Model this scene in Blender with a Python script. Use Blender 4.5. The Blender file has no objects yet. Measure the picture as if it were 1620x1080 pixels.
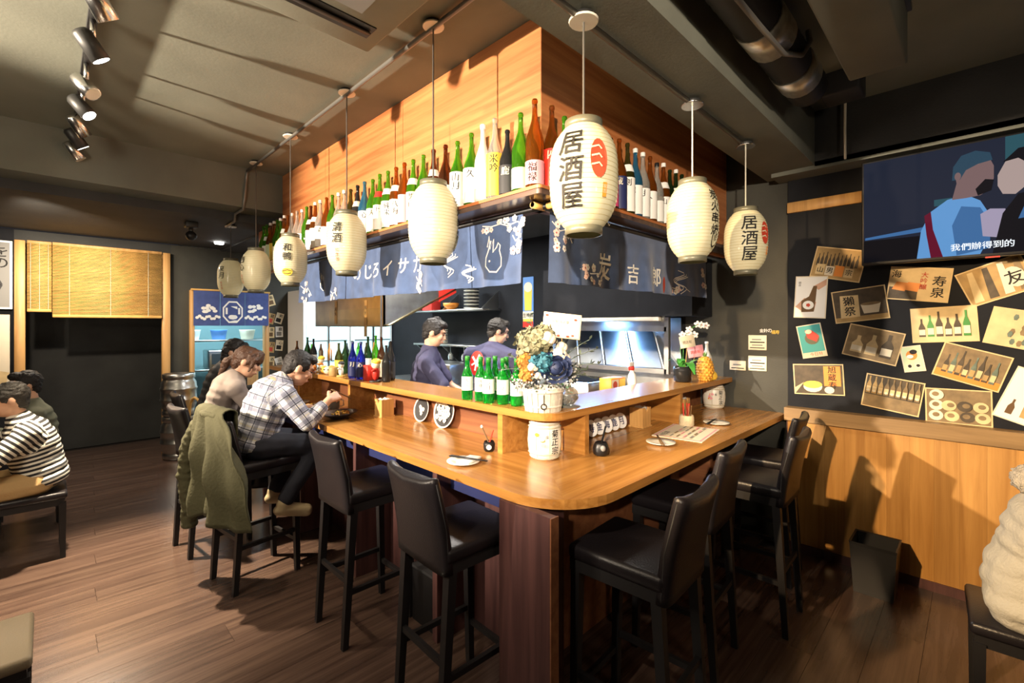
import bpy, bmesh, math, random
from mathutils import Vector, Matrix, Euler, noise
random.seed(7)
SC = bpy.context.scene
COL = SC.collection
PI = math.pi
R = math.radians
V = Vector

# ------------------------------------------------------------------ camera, world, lights, exposure
cam_d = bpy.data.cameras.new('camera'); cam = bpy.data.objects.new('camera', cam_d); COL.objects.link(cam)
cam.location = (0, 0, 1.68); cam.rotation_euler = (R(90), 0, R(-45))
cam_d.sensor_width = 36; cam_d.lens = 737 / 1620 * 36; cam_d.shift_y = -25 / 1620; cam_d.clip_start = .02
SC.camera = cam
w = bpy.data.worlds.new('world'); SC.world = w; w.use_nodes = True
w.node_tree.nodes['Background'].inputs[0].default_value = (.05, .05, .06, 1)
w.node_tree.nodes['Background'].inputs[1].default_value = .3
SC.view_settings.view_transform = 'Standard'; SC.view_settings.look = 'None'
SC.view_settings.exposure = .68; SC.view_settings.gamma = 1; SC.view_settings.use_curve_mapping = False

def spot(name, loc, to, watts, col, deg, blend=.35, rad=.04):
    l = bpy.data.lights.new(name, 'SPOT'); l.energy = watts; l.color = col; l.spot_size = R(deg); l.spot_blend = blend; l.shadow_soft_size = rad
    o = bpy.data.objects.new(name, l); COL.objects.link(o); o.location = loc
    o.rotation_euler = (V(to) - V(loc)).to_track_quat('-Z', 'Y').to_euler(); return o
def area(name, loc, to, watts, col, sx, sy):
    l = bpy.data.lights.new(name, 'AREA'); l.energy = watts; l.color = col; l.shape = 'RECTANGLE'; l.size = sx; l.size_y = sy
    o = bpy.data.objects.new(name, l); COL.objects.link(o); o.location = loc
    o.rotation_euler = (V(to) - V(loc)).to_track_quat('-Z', 'Y').to_euler(); return o
def point(name, loc, watts, col, rad=.1):
    l = bpy.data.lights.new(name, 'POINT'); l.energy = watts; l.color = col; l.shadow_soft_size = rad
    o = bpy.data.objects.new(name, l); COL.objects.link(o); o.location = loc; return o
WARM = (1, .83, .64); WHITE = (1, .94, .86); COOL = (.82, .92, 1)
# track spots of the dining room (the heads behind the camera stand on a second track)
spot('track_light_bar_side', (-2.6, 3.4, 2.72), (1.7, 2.75, 2.4), 1750, WARM, 58, .6)
spot('track_light_corner', (-1.9, -1.0, 2.66), (1.9, 1.5, 2.15), 850, WARM, 38, .5)
spot('track_light_wall', (-1.3, 1.5, 2.75), (3.9, .1, 1.2), 800, (1, .68, .36), 36, .5)
spot('track_light_counter', (-.6, .9, 2.75), (2.4, 2.0, 1.0), 130, WARM, 50, .7)
spot('track_light_floor', (.15, 4.6, 2.9), (.42, 4.0, 0), 1000, (1, .82, .58), 54, .8)
spot('track_light_aisle', (.15, 3.0, 2.9), (.35, 2.7, 0), 70, (1, .82, .58), 60, .8)
spot('track_light_blind', (-.2, 5.2, 2.6), (.35, 7.4, 2.2), 150, WARM, 60, .8)
point('dining_fill_light', (-1.3, 2.3, 2.3), 62, WARM, .35)  # added unseen fill without a fixture, lifts the ceiling and room
point('aisle_fill_light', (.8, -1.7, 2.3), 22, WARM, .15)  # added fill behind the camera, no fixture stands there
area('dining_fill_panel', (-1.6, 1.2, 3.1), (-1.6, 1.2, 0), 20, WARM, 1.6, .5)  # added out-of-view area fill for the dining room
area('entry_ceiling_lamp', (.2, 6.6, 2.7), (.2, 6.9, 0), 34, WARM, .8, .4)
# kitchen tubes
area('kitchen_tube_light', (2.75, 3.2, 2.68), (2.75, 3.2, 0), 58, WHITE, .25, 2.2)
area('kitchen_tube_light', (3.0, 5.6, 2.68), (3.0, 5.6, 0), 60, COOL, .25, 1.6)
area('grill_hood_light', (3.80, 2.5, 1.74), (3.9, 2.5, 0), 20, (.22, .48, 1), .1, 1.0)
area('back_room_tube_light', (1.9, 8.8, 2.6), (1.9, 8.8, 0), 75, (.6, .88, 1), .8, .4)

# ------------------------------------------------------------------ materials
MATS = {}
def nodes_of(name):
    m = bpy.data.materials.new(name); m.use_nodes = True; nt = m.node_tree
    return m, nt, nt.nodes['Principled BSDF']
def plain(name, c, rough=.5, metal=0, trans=0, emit=None, es=1, ior=1.45, coat=0, var=0, vscale=30, bump=0, bscale=80, sheen=0, rnd=0):
    if name in MATS: return MATS[name]
    m, nt, b = nodes_of(name); L = nt.links.new
    b.inputs['Base Color'].default_value = (*c, 1); b.inputs['Roughness'].default_value = rough
    b.inputs['Metallic'].default_value = metal; b.inputs['Transmission Weight'].default_value = trans
    b.inputs['IOR'].default_value = ior; b.inputs['Coat Weight'].default_value = coat
    b.inputs['Sheen Weight'].default_value = sheen
    if emit: b.inputs['Emission Color'].default_value = (*emit, 1); b.inputs['Emission Strength'].default_value = es
    if var or bump or rnd:
        tc = nt.nodes.new('ShaderNodeTexCoord')
    if var or rnd:
        n = nt.nodes.new('ShaderNodeTexNoise'); n.inputs['Scale'].default_value = vscale; n.inputs['Detail'].default_value = 4
        L(tc.outputs['Object'], n.inputs['Vector'])
        hsv = nt.nodes.new('ShaderNodeHueSaturation'); hsv.inputs['Color'].default_value = (*c, 1)
        mr = nt.nodes.new('ShaderNodeMapRange'); mr.inputs['From Min'].default_value = .3; mr.inputs['From Max'].default_value = .7
        mr.inputs['To Min'].default_value = 1 - var; mr.inputs['To Max'].default_value = 1 + var
        L(n.outputs['Fac'], mr.inputs['Value']); out = mr.outputs[0]
        if rnd:
            oi = nt.nodes.new('ShaderNodeObjectInfo'); m2 = nt.nodes.new('ShaderNodeMapRange')
            m2.inputs['To Min'].default_value = 1 - rnd; m2.inputs['To Max'].default_value = 1 + rnd
            L(oi.outputs['Random'], m2.inputs['Value']); mu = nt.nodes.new('ShaderNodeMath'); mu.operation = 'MULTIPLY'
            L(out, mu.inputs[0]); L(m2.outputs[0], mu.inputs[1]); out = mu.outputs[0]
        L(out, hsv.inputs['Value']); L(hsv.outputs[0], b.inputs['Base Color'])
    if bump:
        n2 = nt.nodes.new('ShaderNodeTexNoise'); n2.inputs['Scale'].default_value = bscale; n2.inputs['Detail'].default_value = 3
        L(tc.outputs['Object'], n2.inputs['Vector'])
        bp = nt.nodes.new('ShaderNodeBump'); bp.inputs['Strength'].default_value = bump; bp.inputs['Distance'].default_value = .01
        L(n2.outputs['Fac'], bp.inputs['Height']); L(bp.outputs[0], b.inputs['Normal'])
    MATS[name] = m; return m
def wood(name, c1, c2, axis='x', rough=.35, scale=9, stretch=14, coat=.15, rnd=.0, spec=.5):
    m, nt, b = nodes_of(name); L = nt.links.new
    tc = nt.nodes.new('ShaderNodeTexCoord'); mp = nt.nodes.new('ShaderNodeMapping')
    s = [scale * stretch / 4] * 3; s['xyz'.index(axis)] = scale / 9
    mp.inputs['Scale'].default_value = s; L(tc.outputs['Object'], mp.inputs['Vector'])
    vec = mp.outputs[0]
    oi = nt.nodes.new('ShaderNodeObjectInfo')
    if rnd:
        ad = nt.nodes.new('ShaderNodeVectorMath'); ad.operation = 'ADD'
        sc = nt.nodes.new('ShaderNodeMath'); sc.operation = 'MULTIPLY'; sc.inputs[1].default_value = 57
        L(oi.outputs['Random'], sc.inputs[0]); L(vec, ad.inputs[0]); L(sc.outputs[0], ad.inputs[1]); vec = ad.outputs[0]
    n = nt.nodes.new('ShaderNodeTexNoise'); n.inputs['Detail'].default_value = 6; n.inputs['Roughness'].default_value = .62; n.inputs['Scale'].default_value = 1; n.inputs['Distortion'].default_value = .4
    L(vec, n.inputs['Vector'])
    r = nt.nodes.new('ShaderNodeValToRGB'); e = r.color_ramp.elements
    e[0].position = .32; e[0].color = (*c1, 1); e[1].position = .68; e[1].color = (*c2, 1)
    L(n.outputs['Fac'], r.inputs[0]); out = r.outputs[0]
    if rnd:
        hsv = nt.nodes.new('ShaderNodeHueSaturation'); mr = nt.nodes.new('ShaderNodeMapRange')
        mr.inputs['To Min'].default_value = 1 - rnd; mr.inputs['To Max'].default_value = 1 + rnd
        L(oi.outputs['Random'], mr.inputs[0]); L(mr.outputs[0], hsv.inputs['Value']); L(out, hsv.inputs['Color']); out = hsv.outputs[0]
    L(out, b.inputs['Base Color']); b.inputs['Roughness'].default_value = rough; b.inputs['Coat Weight'].default_value = coat; b.inputs['Coat Roughness'].default_value = .2
    bp = nt.nodes.new('ShaderNodeBump'); bp.inputs['Strength'].default_value = .12; bp.inputs['Distance'].default_value = .004
    L(n.outputs['Fac'], bp.inputs['Height']); L(bp.outputs[0], b.inputs['Normal'])
    MATS[name] = m; return m
def attr_cloth(name, kind):
    m, nt, b = nodes_of(name); L = nt.links.new; b.inputs['Roughness'].default_value = .85
    def at(nm):
        a = nt.nodes.new('ShaderNodeAttribute'); a.attribute_name = nm; return a.outputs['Fac']
    def mth(op, a, bb=None):
        n = nt.nodes.new('ShaderNodeMath'); n.operation = op
        for i, q in enumerate((a, bb)):
            if q is None: continue
            if isinstance(q, (int, float)): n.inputs[i].default_value = q
            else: L(q, n.inputs[i])
        return n.outputs[0]
    def stripe(src, period, duty, ph=0):
        return mth('LESS_THAN', mth('FRACT', mth('ADD', mth('DIVIDE', src, period), ph)), duty)
    def mix(c1, c2, f):
        n = nt.nodes.new('ShaderNodeMix'); n.data_type = 'RGBA'
        if isinstance(c1, tuple): n.inputs['A'].default_value = (*c1, 1)
        else: L(c1, n.inputs['A'])
        n.inputs['B'].default_value = (*c2, 1); L(f, n.inputs['Factor']); return n.outputs['Result']
    if kind == 'stripe':
        L(mix((.80, .78, .68), (.018, .018, .02), stripe(at('fa'), .031, .52)), b.inputs['Base Color'])
    else:
        fa, fb = at('fa'), at('fb'); base = (.62, .63, .68)
        c = mix(base, (.75, .70, .50), stripe(fa, .075, .08, .3))
        for s, d, p, col, k in ((fa, .075, .34, (.16, .17, .25), .75), (fb, .075, .34, (.13, .14, .2), .75), (fa, .075, .1, (.03, .035, .06), .9), (fb, .075, .1, (.03, .035, .07), .9)):
            st = mth('MULTIPLY', stripe(s, d, p, .0 if p > .2 else .62), k)
            c = mix(c, col, st)
        L(c, b.inputs['Base Color'])
    MATS[name] = m; return m

plain('wall_dark', (.030, .031, .029), .75, var=.25, vscale=3, bump=.15, bscale=60)
plain('wall_olive', (.042, .041, .032), .75, var=.2, vscale=3, bump=.15)
plain('wall_black', (.014, .015, .018), .85, var=.2, vscale=4, bump=.1).node_tree.nodes['Principled BSDF'].inputs['Specular IOR Level'].default_value = .25
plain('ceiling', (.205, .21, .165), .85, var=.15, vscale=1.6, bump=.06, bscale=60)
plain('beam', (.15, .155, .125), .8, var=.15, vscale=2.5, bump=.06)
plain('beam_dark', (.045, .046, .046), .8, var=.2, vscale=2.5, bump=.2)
plain('subfloor', (.02, .015, .012), .8)
wood('plank', (.045, .025, .020), (.12, .075, .055), 'x', .26, 10, 10, .35, .09)
wood('counter', (.30, .125, .025), (.50, .24, .06), 'y', .24, 9, 12, .35)
wood('counter_x', (.30, .125, .025), (.50, .24, .06), 'x', .24, 9, 12, .35)
wood('bar_panel', (.15, .05, .022), (.27, .11, .045), 'y', .45, 8, 10, .05)
wood('box_wood', (.33, .095, .028), (.58, .24, .085), 'y', .38, 7, 11, .2)
wood('box_wood_x', (.33, .095, .028), (.58, .24, .085), 'x', .38, 7, 11, .2)
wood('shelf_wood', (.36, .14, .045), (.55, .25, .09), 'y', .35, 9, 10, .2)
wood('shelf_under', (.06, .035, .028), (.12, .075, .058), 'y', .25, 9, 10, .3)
wood('wainscot', (.36, .165, .035), (.54, .28, .075), 'z', .42, 9, 9, .1, .10)
wood('trim_wood', (.20, .115, .04), (.33, .20, .08), 'y', .45, 9, 9, .1)
wood('post_wood', (.42, .22, .07), (.62, .36, .13), 'z', .5, 9, 9, .05)
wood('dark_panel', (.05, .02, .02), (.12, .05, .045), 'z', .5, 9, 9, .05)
wood('napkin_wood', (.50, .26, .075), (.66, .38, .13), 'z', .5, 20, 8, .05)
plain('bamboo', (.60, .35, .10), .6, var=.18, vscale=6)
plain('leather', (.012, .010, .012), .36, bump=.12, bscale=160)
plain('tan_leather', (.24, .19, .12), .5, bump=.1, bscale=160)
plain('leather_seam', (.012, .011, .012), .6)
plain('leg_black', (.012, .011, .012), .5)
plain('chrome', (.75, .75, .74), .22, 1)
plain('steel', (.52, .52, .50), .3, 1, var=.15, vscale=6)
plain('steel_dull', (.36, .36, .35), .42, 1, var=.2, vscale=8)
plain('steel_gold', (.75, .62, .36), .28, 1, var=.15, vscale=5)
plain('metal_dark', (.06, .06, .058), .45, .6)
plain('conduit', (.22, .21, .19), .4, .5)
plain('plate_white', (.78, .74, .62), .35)
plain('paper', (.50, .47, .33), .5, emit=(1, .78, .36), es=.10, coat=.45, var=.05, vscale=20)
plain('paper_rib', (.42, .33, .14), .6)
plain('lantern_cap', (.16, .155, .11), .4, .3)
plain('ink', (.012, .011, .010), .7); plain('red_ink', (.50, .05, .02), .6); plain('brown_ink', (.13, .07, .025), .7)
plain('lens', (1, 1, 1), .3, emit=(1, .96, .9), es=14)
plain('noren_blue', (.05, .085, .185), .9, var=.2, vscale=12, bump=.2, bscale=300, sheen=.3)
plain('noren_back', (.05, .075, .22), .9, var=.15, vscale=12, sheen=.3)
plain('noren_ink', (.80, .77, .70), .8); plain('blossom_pink', (.75, .55, .50), .8)
plain('white', (.80, .79, .76), .5); plain('cream', (.74, .66, .50), .6); plain('ivory', (.80, .76, .66), .35, coat=.3)
plain('black', (.010, .010, .011), .4); plain('charcoal', (.03, .03, .032), .6); plain('grey', (.22, .22, .21), .6)
plain('red', (.55, .03, .02), .4); plain('orange', (.75, .25, .03), .5); plain('yellow', (.80, .55, .06), .5)
plain('pink', (.75, .32, .36), .5); plain('teal', (.05, .36, .36), .5); plain('navy', (.018, .025, .10), .5)
plain('green', (.03, .22, .03), .4); plain('pale_green', (.55, .66, .42), .5); plain('skyblue', (.10, .26, .62), .5)
plain('sepia', (.42, .27, .10), .6, var=.2, vscale=14); plain('sepia_dark', (.07, .05, .028), .6, var=.3, vscale=20)
plain('sepia_light', (.66, .50, .26), .6, var=.12, vscale=14); plain('sepia_mid', (.22, .15, .07), .6, var=.25, vscale=20)
plain('photo_rim', (.70, .52, .26), .6); plain('magenta', (.5, .05, .15), .5)
for nm, c in dict(amber=(.34, .10, .01), green=(.10, .42, .02), dark_green=(.03, .07, .02), brown=(.14, .045, .015), olive=(.10, .10, .02), blue=(.06, .30, .55), cobalt=(.02, .03, .42), clear=(.80, .80, .74), emerald=(.02, .46, .05), black=(.02, .02, .02)).items():
    plain('glass_' + nm, c, .06, trans=.82 if nm not in ('black',) else .2, ior=1.3)
plain('glass_frosted', (.82, .82, .76), .4, trans=.3)
plain('glass', (.92, .96, .96), .02, trans=1, ior=1.1)
plain('cyan_lit_wall', (.45, .68, .70), .12, trans=.6, ior=1.05)
plain('fridge_inner', (.55, .75, .76), .5, emit=(.6, .92, 1), es=.55)
plain('skin', (.62, .36, .24), .5, var=.06, vscale=20); plain('lip', (.45, .16, .13), .5)
plain('hair_black', (.012, .010, .010), .55, bump=.6, bscale=120); plain('hair_brown', (.075, .035, .02), .42, bump=.6, bscale=120)
plain('hair_grey', (.030, .026, .022), .55, bump=.6, bscale=140)
plain('tee', (.050, .050, .105), .85, bump=.2, bscale=200); plain('grey_knit', (.20, .165, .15), .9, bump=.3, bscale=260)
plain('denim', (.02, .022, .034), .85); plain('khaki', (.46, .30, .13), .85, bump=.2); plain('olive_cloth', (.070, .066, .032), .85, bump=.35, bscale=60)
plain('shoe_tan', (.50, .40, .24), .7); plain('coat_white', (.46, .44, .38), .85, bump=.5, bscale=90); plain('fur', (.58, .53, .45), .95, bump=.9, bscale=200)
plain('sage', (.16, .17, .12), .9)
attr_cloth('striped_cloth', 'stripe'); attr_cloth('plaid_cloth', 'plaid')
plain('foil', (.62, .60, .52), .38, .85, var=.2, vscale=20); plain('duct_black', (.015, .015, .015), .6)
plain('straw', (.66, .55, .36), .8, bump=.5, bscale=120); plain('rope', (.55, .48, .34), .9)
plain('leaf', (.05, .22, .035), .4, var=.25, vscale=14); plain('leaf_grey', (.12, .16, .12), .6, var=.3, vscale=40)
plain('petal_sage', (.24, .23, .14), .8, var=.35, vscale=60); plain('petal_navy', (.012, .022, .07), .6); plain('petal_teal', (.03, .14, .20), .7, var=.4, vscale=60)
plain('petal_amber', (.48, .22, .04), .8, var=.3, vscale=60); plain('cotton', (.80, .70, .58), .95, bump=.6, bscale=60); plain('gyp', (.62, .60, .55), .9)
plain('bleached_wood', (.66, .60, .50), .75, var=.2, vscale=30)
plain('pineapple', (.55, .26, .035), .5, var=.3, vscale=60); plain('pineapple_leaf', (.10, .20, .05), .5)
plain('lemon', (.80, .50, .05), .4); plain('food', (.70, .36, .05), .5, var=.4, vscale=60, bump=.6)
plain('tile_dark', (.03, .035, .04), .2); plain('blue_slate', (.02, .03, .05), .25)
def screen(name, c, s):
    m = plain('scr_' + name, (.002, .002, .003), .6, emit=c, es=s * .75); m.node_tree.nodes['Principled BSDF'].inputs['Specular IOR Level'].default_value = .02; return m
screen('bg', (.012, .016, .03), 1); screen('teal', (.02, .07, .09), 1); screen('skin', (.16, .10, .10), 1); screen('dark', (.004, .004, .006), 1); screen('blue', (.10, .26, .52), 1)
screen('mid', (.04, .12, .28), 1); screen('red', (.10, .005, .02), 1); screen('white', (.85, .9, .95), 1); screen('hand', (.30, .26, .36), 1); screen('hair', (.02, .05, .08), 1); screen('cheek', (.34, .26, .24), 1)

# ------------------------------------------------------------------ mesh builder
class MB:
    def __init__(s): s.v = []; s.f = []; s.M = None
    def add(s, vs, fs, m, sm=False):
        k = len(s.v)
        if s.M is None: s.v.extend([tuple(p) for p in vs])
        else: s.v.extend([tuple(s.M @ V(p)) for p in vs])
        s.f.extend([(tuple(i + k for i in f), m, sm) for f in fs])
    def box(s, c, d, m, rz=0, top=None):
        x, y, z = d[0] / 2, d[1] / 2, d[2] / 2; t = top or (1, 1)
        vs = [(-x, -y, -z), (x, -y, -z), (x, y, -z), (-x, y, -z), (-x * t[0], -y * t[1], z), (x * t[0], -y * t[1], z), (x * t[0], y * t[1], z), (-x * t[0], y * t[1], z)]
        q = Matrix.Rotation(rz, 3, 'Z') if rz else None
        vs = [V(c) + (q @ V(p) if q else V(p)) for p in vs]
        s.add(vs, [(0, 3, 2, 1), (4, 5, 6, 7), (0, 1, 5, 4), (1, 2, 6, 5), (2, 3, 7, 6), (3, 0, 4, 7)], m); return s
    def b2(s, a, b, m):
        return s.box([(a[i] + b[i]) / 2 for i in range(3)], [abs(b[i] - a[i]) for i in range(3)], m)
    def rbox(s, c, d, m, r=.02, seg=2, rot=None):
        bm = bmesh.new(); bmesh.ops.create_cube(bm, size=1); bmesh.ops.scale(bm, vec=d, verts=bm.verts)
        bmesh.ops.bevel(bm, geom=list(bm.edges), offset=r, segments=seg, profile=.5, affect='EDGES')
        bm.verts.index_update(); q = rot or Matrix.Identity(3)
        s.add([V(c) + q @ v.co for v in bm.verts], [[v.index for v in f.verts] for f in bm.faces], m, True); bm.free(); return s
    def lathe(s, pr, m, c=(0, 0, 0), seg=16, sm=True, rot=None, ms=None, capb=True, capt=True):
        vs = []; q = rot
        for r, z in pr:
            for k in range(seg):
                a = 2 * PI * k / seg; p = V((r * math.cos(a), r * math.sin(a), z)); vs.append(V(c) + (q @ p if q else p))
        n = len(pr)
        k0 = len(s.v); s.add(vs, [], m)
        for i in range(n - 1):
            mm = ms[i] if ms else m
            for k in range(seg):
                s.f.append(((k0 + i * seg + k, k0 + i * seg + (k + 1) % seg, k0 + (i + 1) * seg + (k + 1) % seg, k0 + (i + 1) * seg + k), mm, sm))
        if capb: s.f.append((tuple(k0 + seg - 1 - k for k in range(seg)), ms[0] if ms else m, False))
        if capt: s.f.append((tuple(k0 + (n - 1) * seg + k for k in range(seg)), ms[-1] if ms else m, False))
        return s
    def cyl(s, a, b, r, m, r2=None, seg=12, sm=True):
        a, b = V(a), V(b); d = b - a; q = d.to_track_quat('Z', 'Y').to_matrix()
        return s.lathe([(r, 0), (r if r2 is None else r2, d.length)], m, a, seg, sm, q)
    def caps(s, a, b, ra, rb, m, seg=10, rings=4):
        a, b = V(a), V(b); d = b - a; L = max(d.length, 1e-5); q = d.to_track_quat('Z', 'Y').to_matrix()
        pr = [(max(ra * math.sin(t * PI / 2 / rings), .0004), -ra * math.cos(t * PI / 2 / rings)) for t in range(rings + 1)]
        pr += [(max(rb * math.cos(t * PI / 2 / rings), .0004), L + rb * math.sin(t * PI / 2 / rings)) for t in range(rings + 1)]
        return s.lathe(pr, m, a, seg, True, q)
    def tube(s, pts, r, m, seg=6, sm=True):
        pts = [V(p) for p in pts]; n = len(pts); rs = r if isinstance(r, (list, tuple)) else [r] * n
        k0 = len(s.v); vs = []; up = V((0, 0, 1)); prev = None
        for i, p in enumerate(pts):
            d = (pts[min(i + 1, n - 1)] - pts[max(i - 1, 0)]).normalized()
            x = d.cross(up) if prev is None else prev - d * prev.dot(d)
            if x.length < 1e-4: x = d.cross(V((1, 0, 0)))
            x.normalize(); prev = x; y = d.cross(x)
            for k in range(seg):
                a = 2 * PI * k / seg; vs.append(p + (x * math.cos(a) + y * math.sin(a)) * rs[i])
        fs = [(i * seg + k, i * seg + (k + 1) % seg, (i + 1) * seg + (k + 1) % seg, (i + 1) * seg + k) for i in range(n - 1) for k in range(seg)]
        fs += [tuple(range(seg)), tuple((n - 1) * seg + k for k in range(seg))]
        s.add(vs, fs, m, sm); return s
    def ell(s, c, r, m, seg=12, rings=8, rot=None):
        pr = [(max(math.sin(PI * t / rings), .001), -math.cos(PI * t / rings)) for t in range(rings + 1)]
        q = (rot or Matrix.Identity(3)) @ Matrix.Diagonal(V(r))
        return s.lathe(pr, m, c, seg, True, q)
    def extr(s, poly, z0, z1, m, fn=None, side=None):
        fn = fn or (lambda x, y, z: (x, y, z)); n = len(poly)
        s.add([fn(x, y, z0) for x, y in poly] + [fn(x, y, z1) for x, y in poly], [], m); k = len(s.v) - 2 * n
        s.f.append((tuple(k + n - 1 - i for i in range(n)), m, False)); s.f.append((tuple(k + n + i for i in range(n)), m, False))
        for i in range(n): s.f.append(((k + i, k + (i + 1) % n, k + n + (i + 1) % n, k + n + i), side or m, False))
        return s
    def grid(s, fn, nu, nv, m, sm=True, cu=False):
        vs = [fn(i / nu, j / nv) for j in range(nv + 1) for i in range(nu + (0 if cu else 1))]; W = nu if cu else nu + 1
        s.add(vs, [(j * W + i, j * W + (i + 1) % W, (j + 1) * W + (i + 1) % W, (j + 1) * W + i) for j in range(nv) for i in range(nu)], m, sm); return s
    def build(s, name, parent=None, loc=None, rot=None):
        me = bpy.data.meshes.new(name); me.from_pydata(s.v, [], [f[0] for f in s.f])
        ms = []; idx = {}
        for f in s.f:
            if f[1] not in idx: idx[f[1]] = len(ms); ms.append(f[1]); me.materials.append(MATS[f[1]])
        me.polygons.foreach_set('material_index', [idx[f[1]] for f in s.f]); me.polygons.foreach_set('use_smooth', [f[2] for f in s.f])
        me.update(); o = bpy.data.objects.new(name, me); COL.objects.link(o); o.parent = parent
        if loc: o.location = loc
        if rot: o.rotation_euler = rot
        return o
def tag(o, label=None, cat=None, group=None, kind=None):
    if label: o['label'] = label
    if cat: o['category'] = cat
    if group: o['group'] = group
    if kind: o['kind'] = kind
    return o
def thing(name, label, cat, loc=(0, 0, 0), rz=0, group=None):
    o = bpy.data.objects.new(name, None); COL.objects.link(o); o.location = loc; o.rotation_euler = (0, 0, rz); o.empty_display_size = .05
    return tag(o, label, cat, group)
def struct(name, mb): return tag(mb.build(name), kind='structure')
def copy_tree(o, parent=None):
    c = o.copy(); COL.objects.link(c); c.parent = parent
    for ch in list(o.children): copy_tree(ch, c)
    return c
def rot_m(x=0, y=0, z=0): return Euler((x, y, z)).to_matrix()

# ------------------------------------------------------------------ flat graphics (writing, print)
GL = {}
def prefetch(chars, off=.02):
    objs = []
    for ch in dict.fromkeys(chars):
        if (ch, off) in GL or ch == ' ': continue
        c = bpy.data.curves.new('glyph', 'FONT'); c.body = ch; c.offset = off; c.resolution_u = 3; c.size = 1
        o = bpy.data.objects.new('glyph', c); COL.objects.link(o); objs.append((ch, o, c))
    dg = bpy.context.evaluated_depsgraph_get()
    for ch, o, c in objs:
        e = o.evaluated_get(dg); me = e.to_mesh()
        vs = [(v.co.x, v.co.y) for v in me.vertices]
        if vs:
            x0, x1 = min(p[0] for p in vs), max(p[0] for p in vs); y0, y1 = min(p[1] for p in vs), max(p[1] for p in vs)
            k = max(x1 - x0, y1 - y0, .35); cx, cy = (x0 + x1) / 2, (y0 + y1) / 2
            vs = [((x - cx) / k, (y - cy) / k) for x, y in vs]
        GL[(ch, off)] = (vs, [tuple(p.vertices) for p in me.polygons]); e.to_mesh_clear()
    for ch, o, c in objs: bpy.data.objects.remove(o); bpy.data.curves.remove(c)
prefetch('居酒屋炭吉郎火焼清和鴨男山八海純米大吟醸久保田獺祭寿旭而今十四代菊正宗福禄真澄串南のじろイサカ我們辦得到的金針開店誌慶祝を今日仕込生啤特藏富士泉鹿心剣蔵月上友', .0)
class Flat:
    """flat print: shapes in (u,v) laid on a surface by fn(u,v,h)"""
    def __init__(s, mb, fn): s.mb = mb; s.fn = fn; s.h = .0006
    def up(s): s.h += .0004
    def poly(s, pts, m):
        s.mb.add([s.fn(u, v, s.h) for u, v in pts], [tuple(range(len(pts)))], m); s.up()
    def rect(s, u0, v0, u1, v1, m): s.poly([(u0, v0), (u1, v0), (u1, v1), (u0, v1)], m)
    def disc(s, u, v, ru, rv, m, n=14, a0=0):
        s.poly([(u + ru * math.cos(a0 + 2 * PI * k / n), v + rv * math.sin(a0 + 2 * PI * k / n)) for k in range(n)], m)
    def stroke(s, pts, wd, m):
        n = len(pts); a = []; b = []
        for i, (u, v) in enumerate(pts):
            p, q = pts[max(i - 1, 0)], pts[min(i + 1, n - 1)]; dx, dy = q[0] - p[0], q[1] - p[1]; l = math.hypot(dx, dy) or 1
            ww = (wd[i] if isinstance(wd, (list, tuple)) else wd) / 2
            a.append((u - dy / l * ww, v + dx / l * ww)); b.append((u + dy / l * ww, v - dx / l * ww))
        s.mb.add([s.fn(*p, s.h) for p in a + b], [(i, i + 1, n + i + 1, n + i) for i in range(n - 1)], m); s.up()
    def text(s, t, u, v, size, m, vert=True, gap=1.12, off=.0, slant=0, wx=1.0):
        for i, ch in enumerate(t):
            if (ch, off) not in GL: continue
            vs, fs = GL[(ch, off)]; cu, cv = (u, v - i * size * gap) if vert else (u + i * size * gap, v)
            for ox, oy in (((-.016, 0), (.016, .008), (0, -.014)) if size > .03 else ((0, 0),)):      # three passes thicken the stroke like a brush
                s.mb.add([s.fn(cu + (x * wx + y * slant + ox) * size, cv + (y + oy) * size, s.h + .0001 * (oy > 0)) for x, y in vs], fs, m)
        s.up()
    def blossom(s, u, v, r, m='noren_ink'):
        for k in range(5):
            a = 2 * PI * k / 5 + u * 9; s.mb.add([s.fn(u + r * .62 * math.cos(a) + r * .46 * math.cos(b * PI / 3), v + r * .62 * math.sin(a) + r * .46 * math.sin(b * PI / 3), s.h) for b in range(6)], [tuple(range(6))], m)
        s.up(); s.mb.add([s.fn(u + r * .22 * math.cos(b * PI / 2), v + r * .22 * math.sin(b * PI / 2), s.h + .0004) for b in range(4)], [tuple(range(4))], 'red_ink'); s.up()

# ------------------------------------------------------------------ room shell
fl = MB(); fl.b2((-3.6, -3.6, -.12), (4.2, 10.4, -.013), 'subfloor'); floor = struct('floor', fl)
PW, PL = .2, 1.62
pk = MB(); pk.box((0, 0, -.0065), (PL - .001, PW - .0008, .013), 'plank', top=(.9996, .996))
p0 = pk.build('plank', floor); first = True; row = 0
y = -.7
while y < 8.7:
    x = -1.9 + (row * .55) % 1.62
    while x < 4.3:
        x0, x1 = max(x - PL / 2, -1.6), min(x + PL / 2, 4.0)
        if x1 - x0 > .004 and not (x0 > 2.1 and y > 2.2 and y < 7.3):
            o = p0 if first else p0.copy()
            if not first: COL.objects.link(o)
            first = False; o.location = ((x0 + x1) / 2, y, 0); o.scale = ((x1 - x0) / PL, 1, 1)
        x += PL
    y += PW; row += 1
cl = MB(); cl.b2((-3.6, -3.6, 3.2), (4.2, 7.7, 3.32), 'ceiling'); struct('ceiling', cl)
bm_ = MB(); bm_.b2((-3.6, .82, 2.82), (4.05, 1.18, 3.2), 'beam'); struct('beam_over_counter', bm_)
bm_ = MB(); bm_.b2((-3.6, 5.0, 2.82), (2.2, 5.3, 3.2), 'beam'); bm_.b2((-3.6, 5.3, 2.74), (4.05, 7.42, 3.2), 'beam_dark'); struct('beam_by_entrance', bm_)
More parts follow.
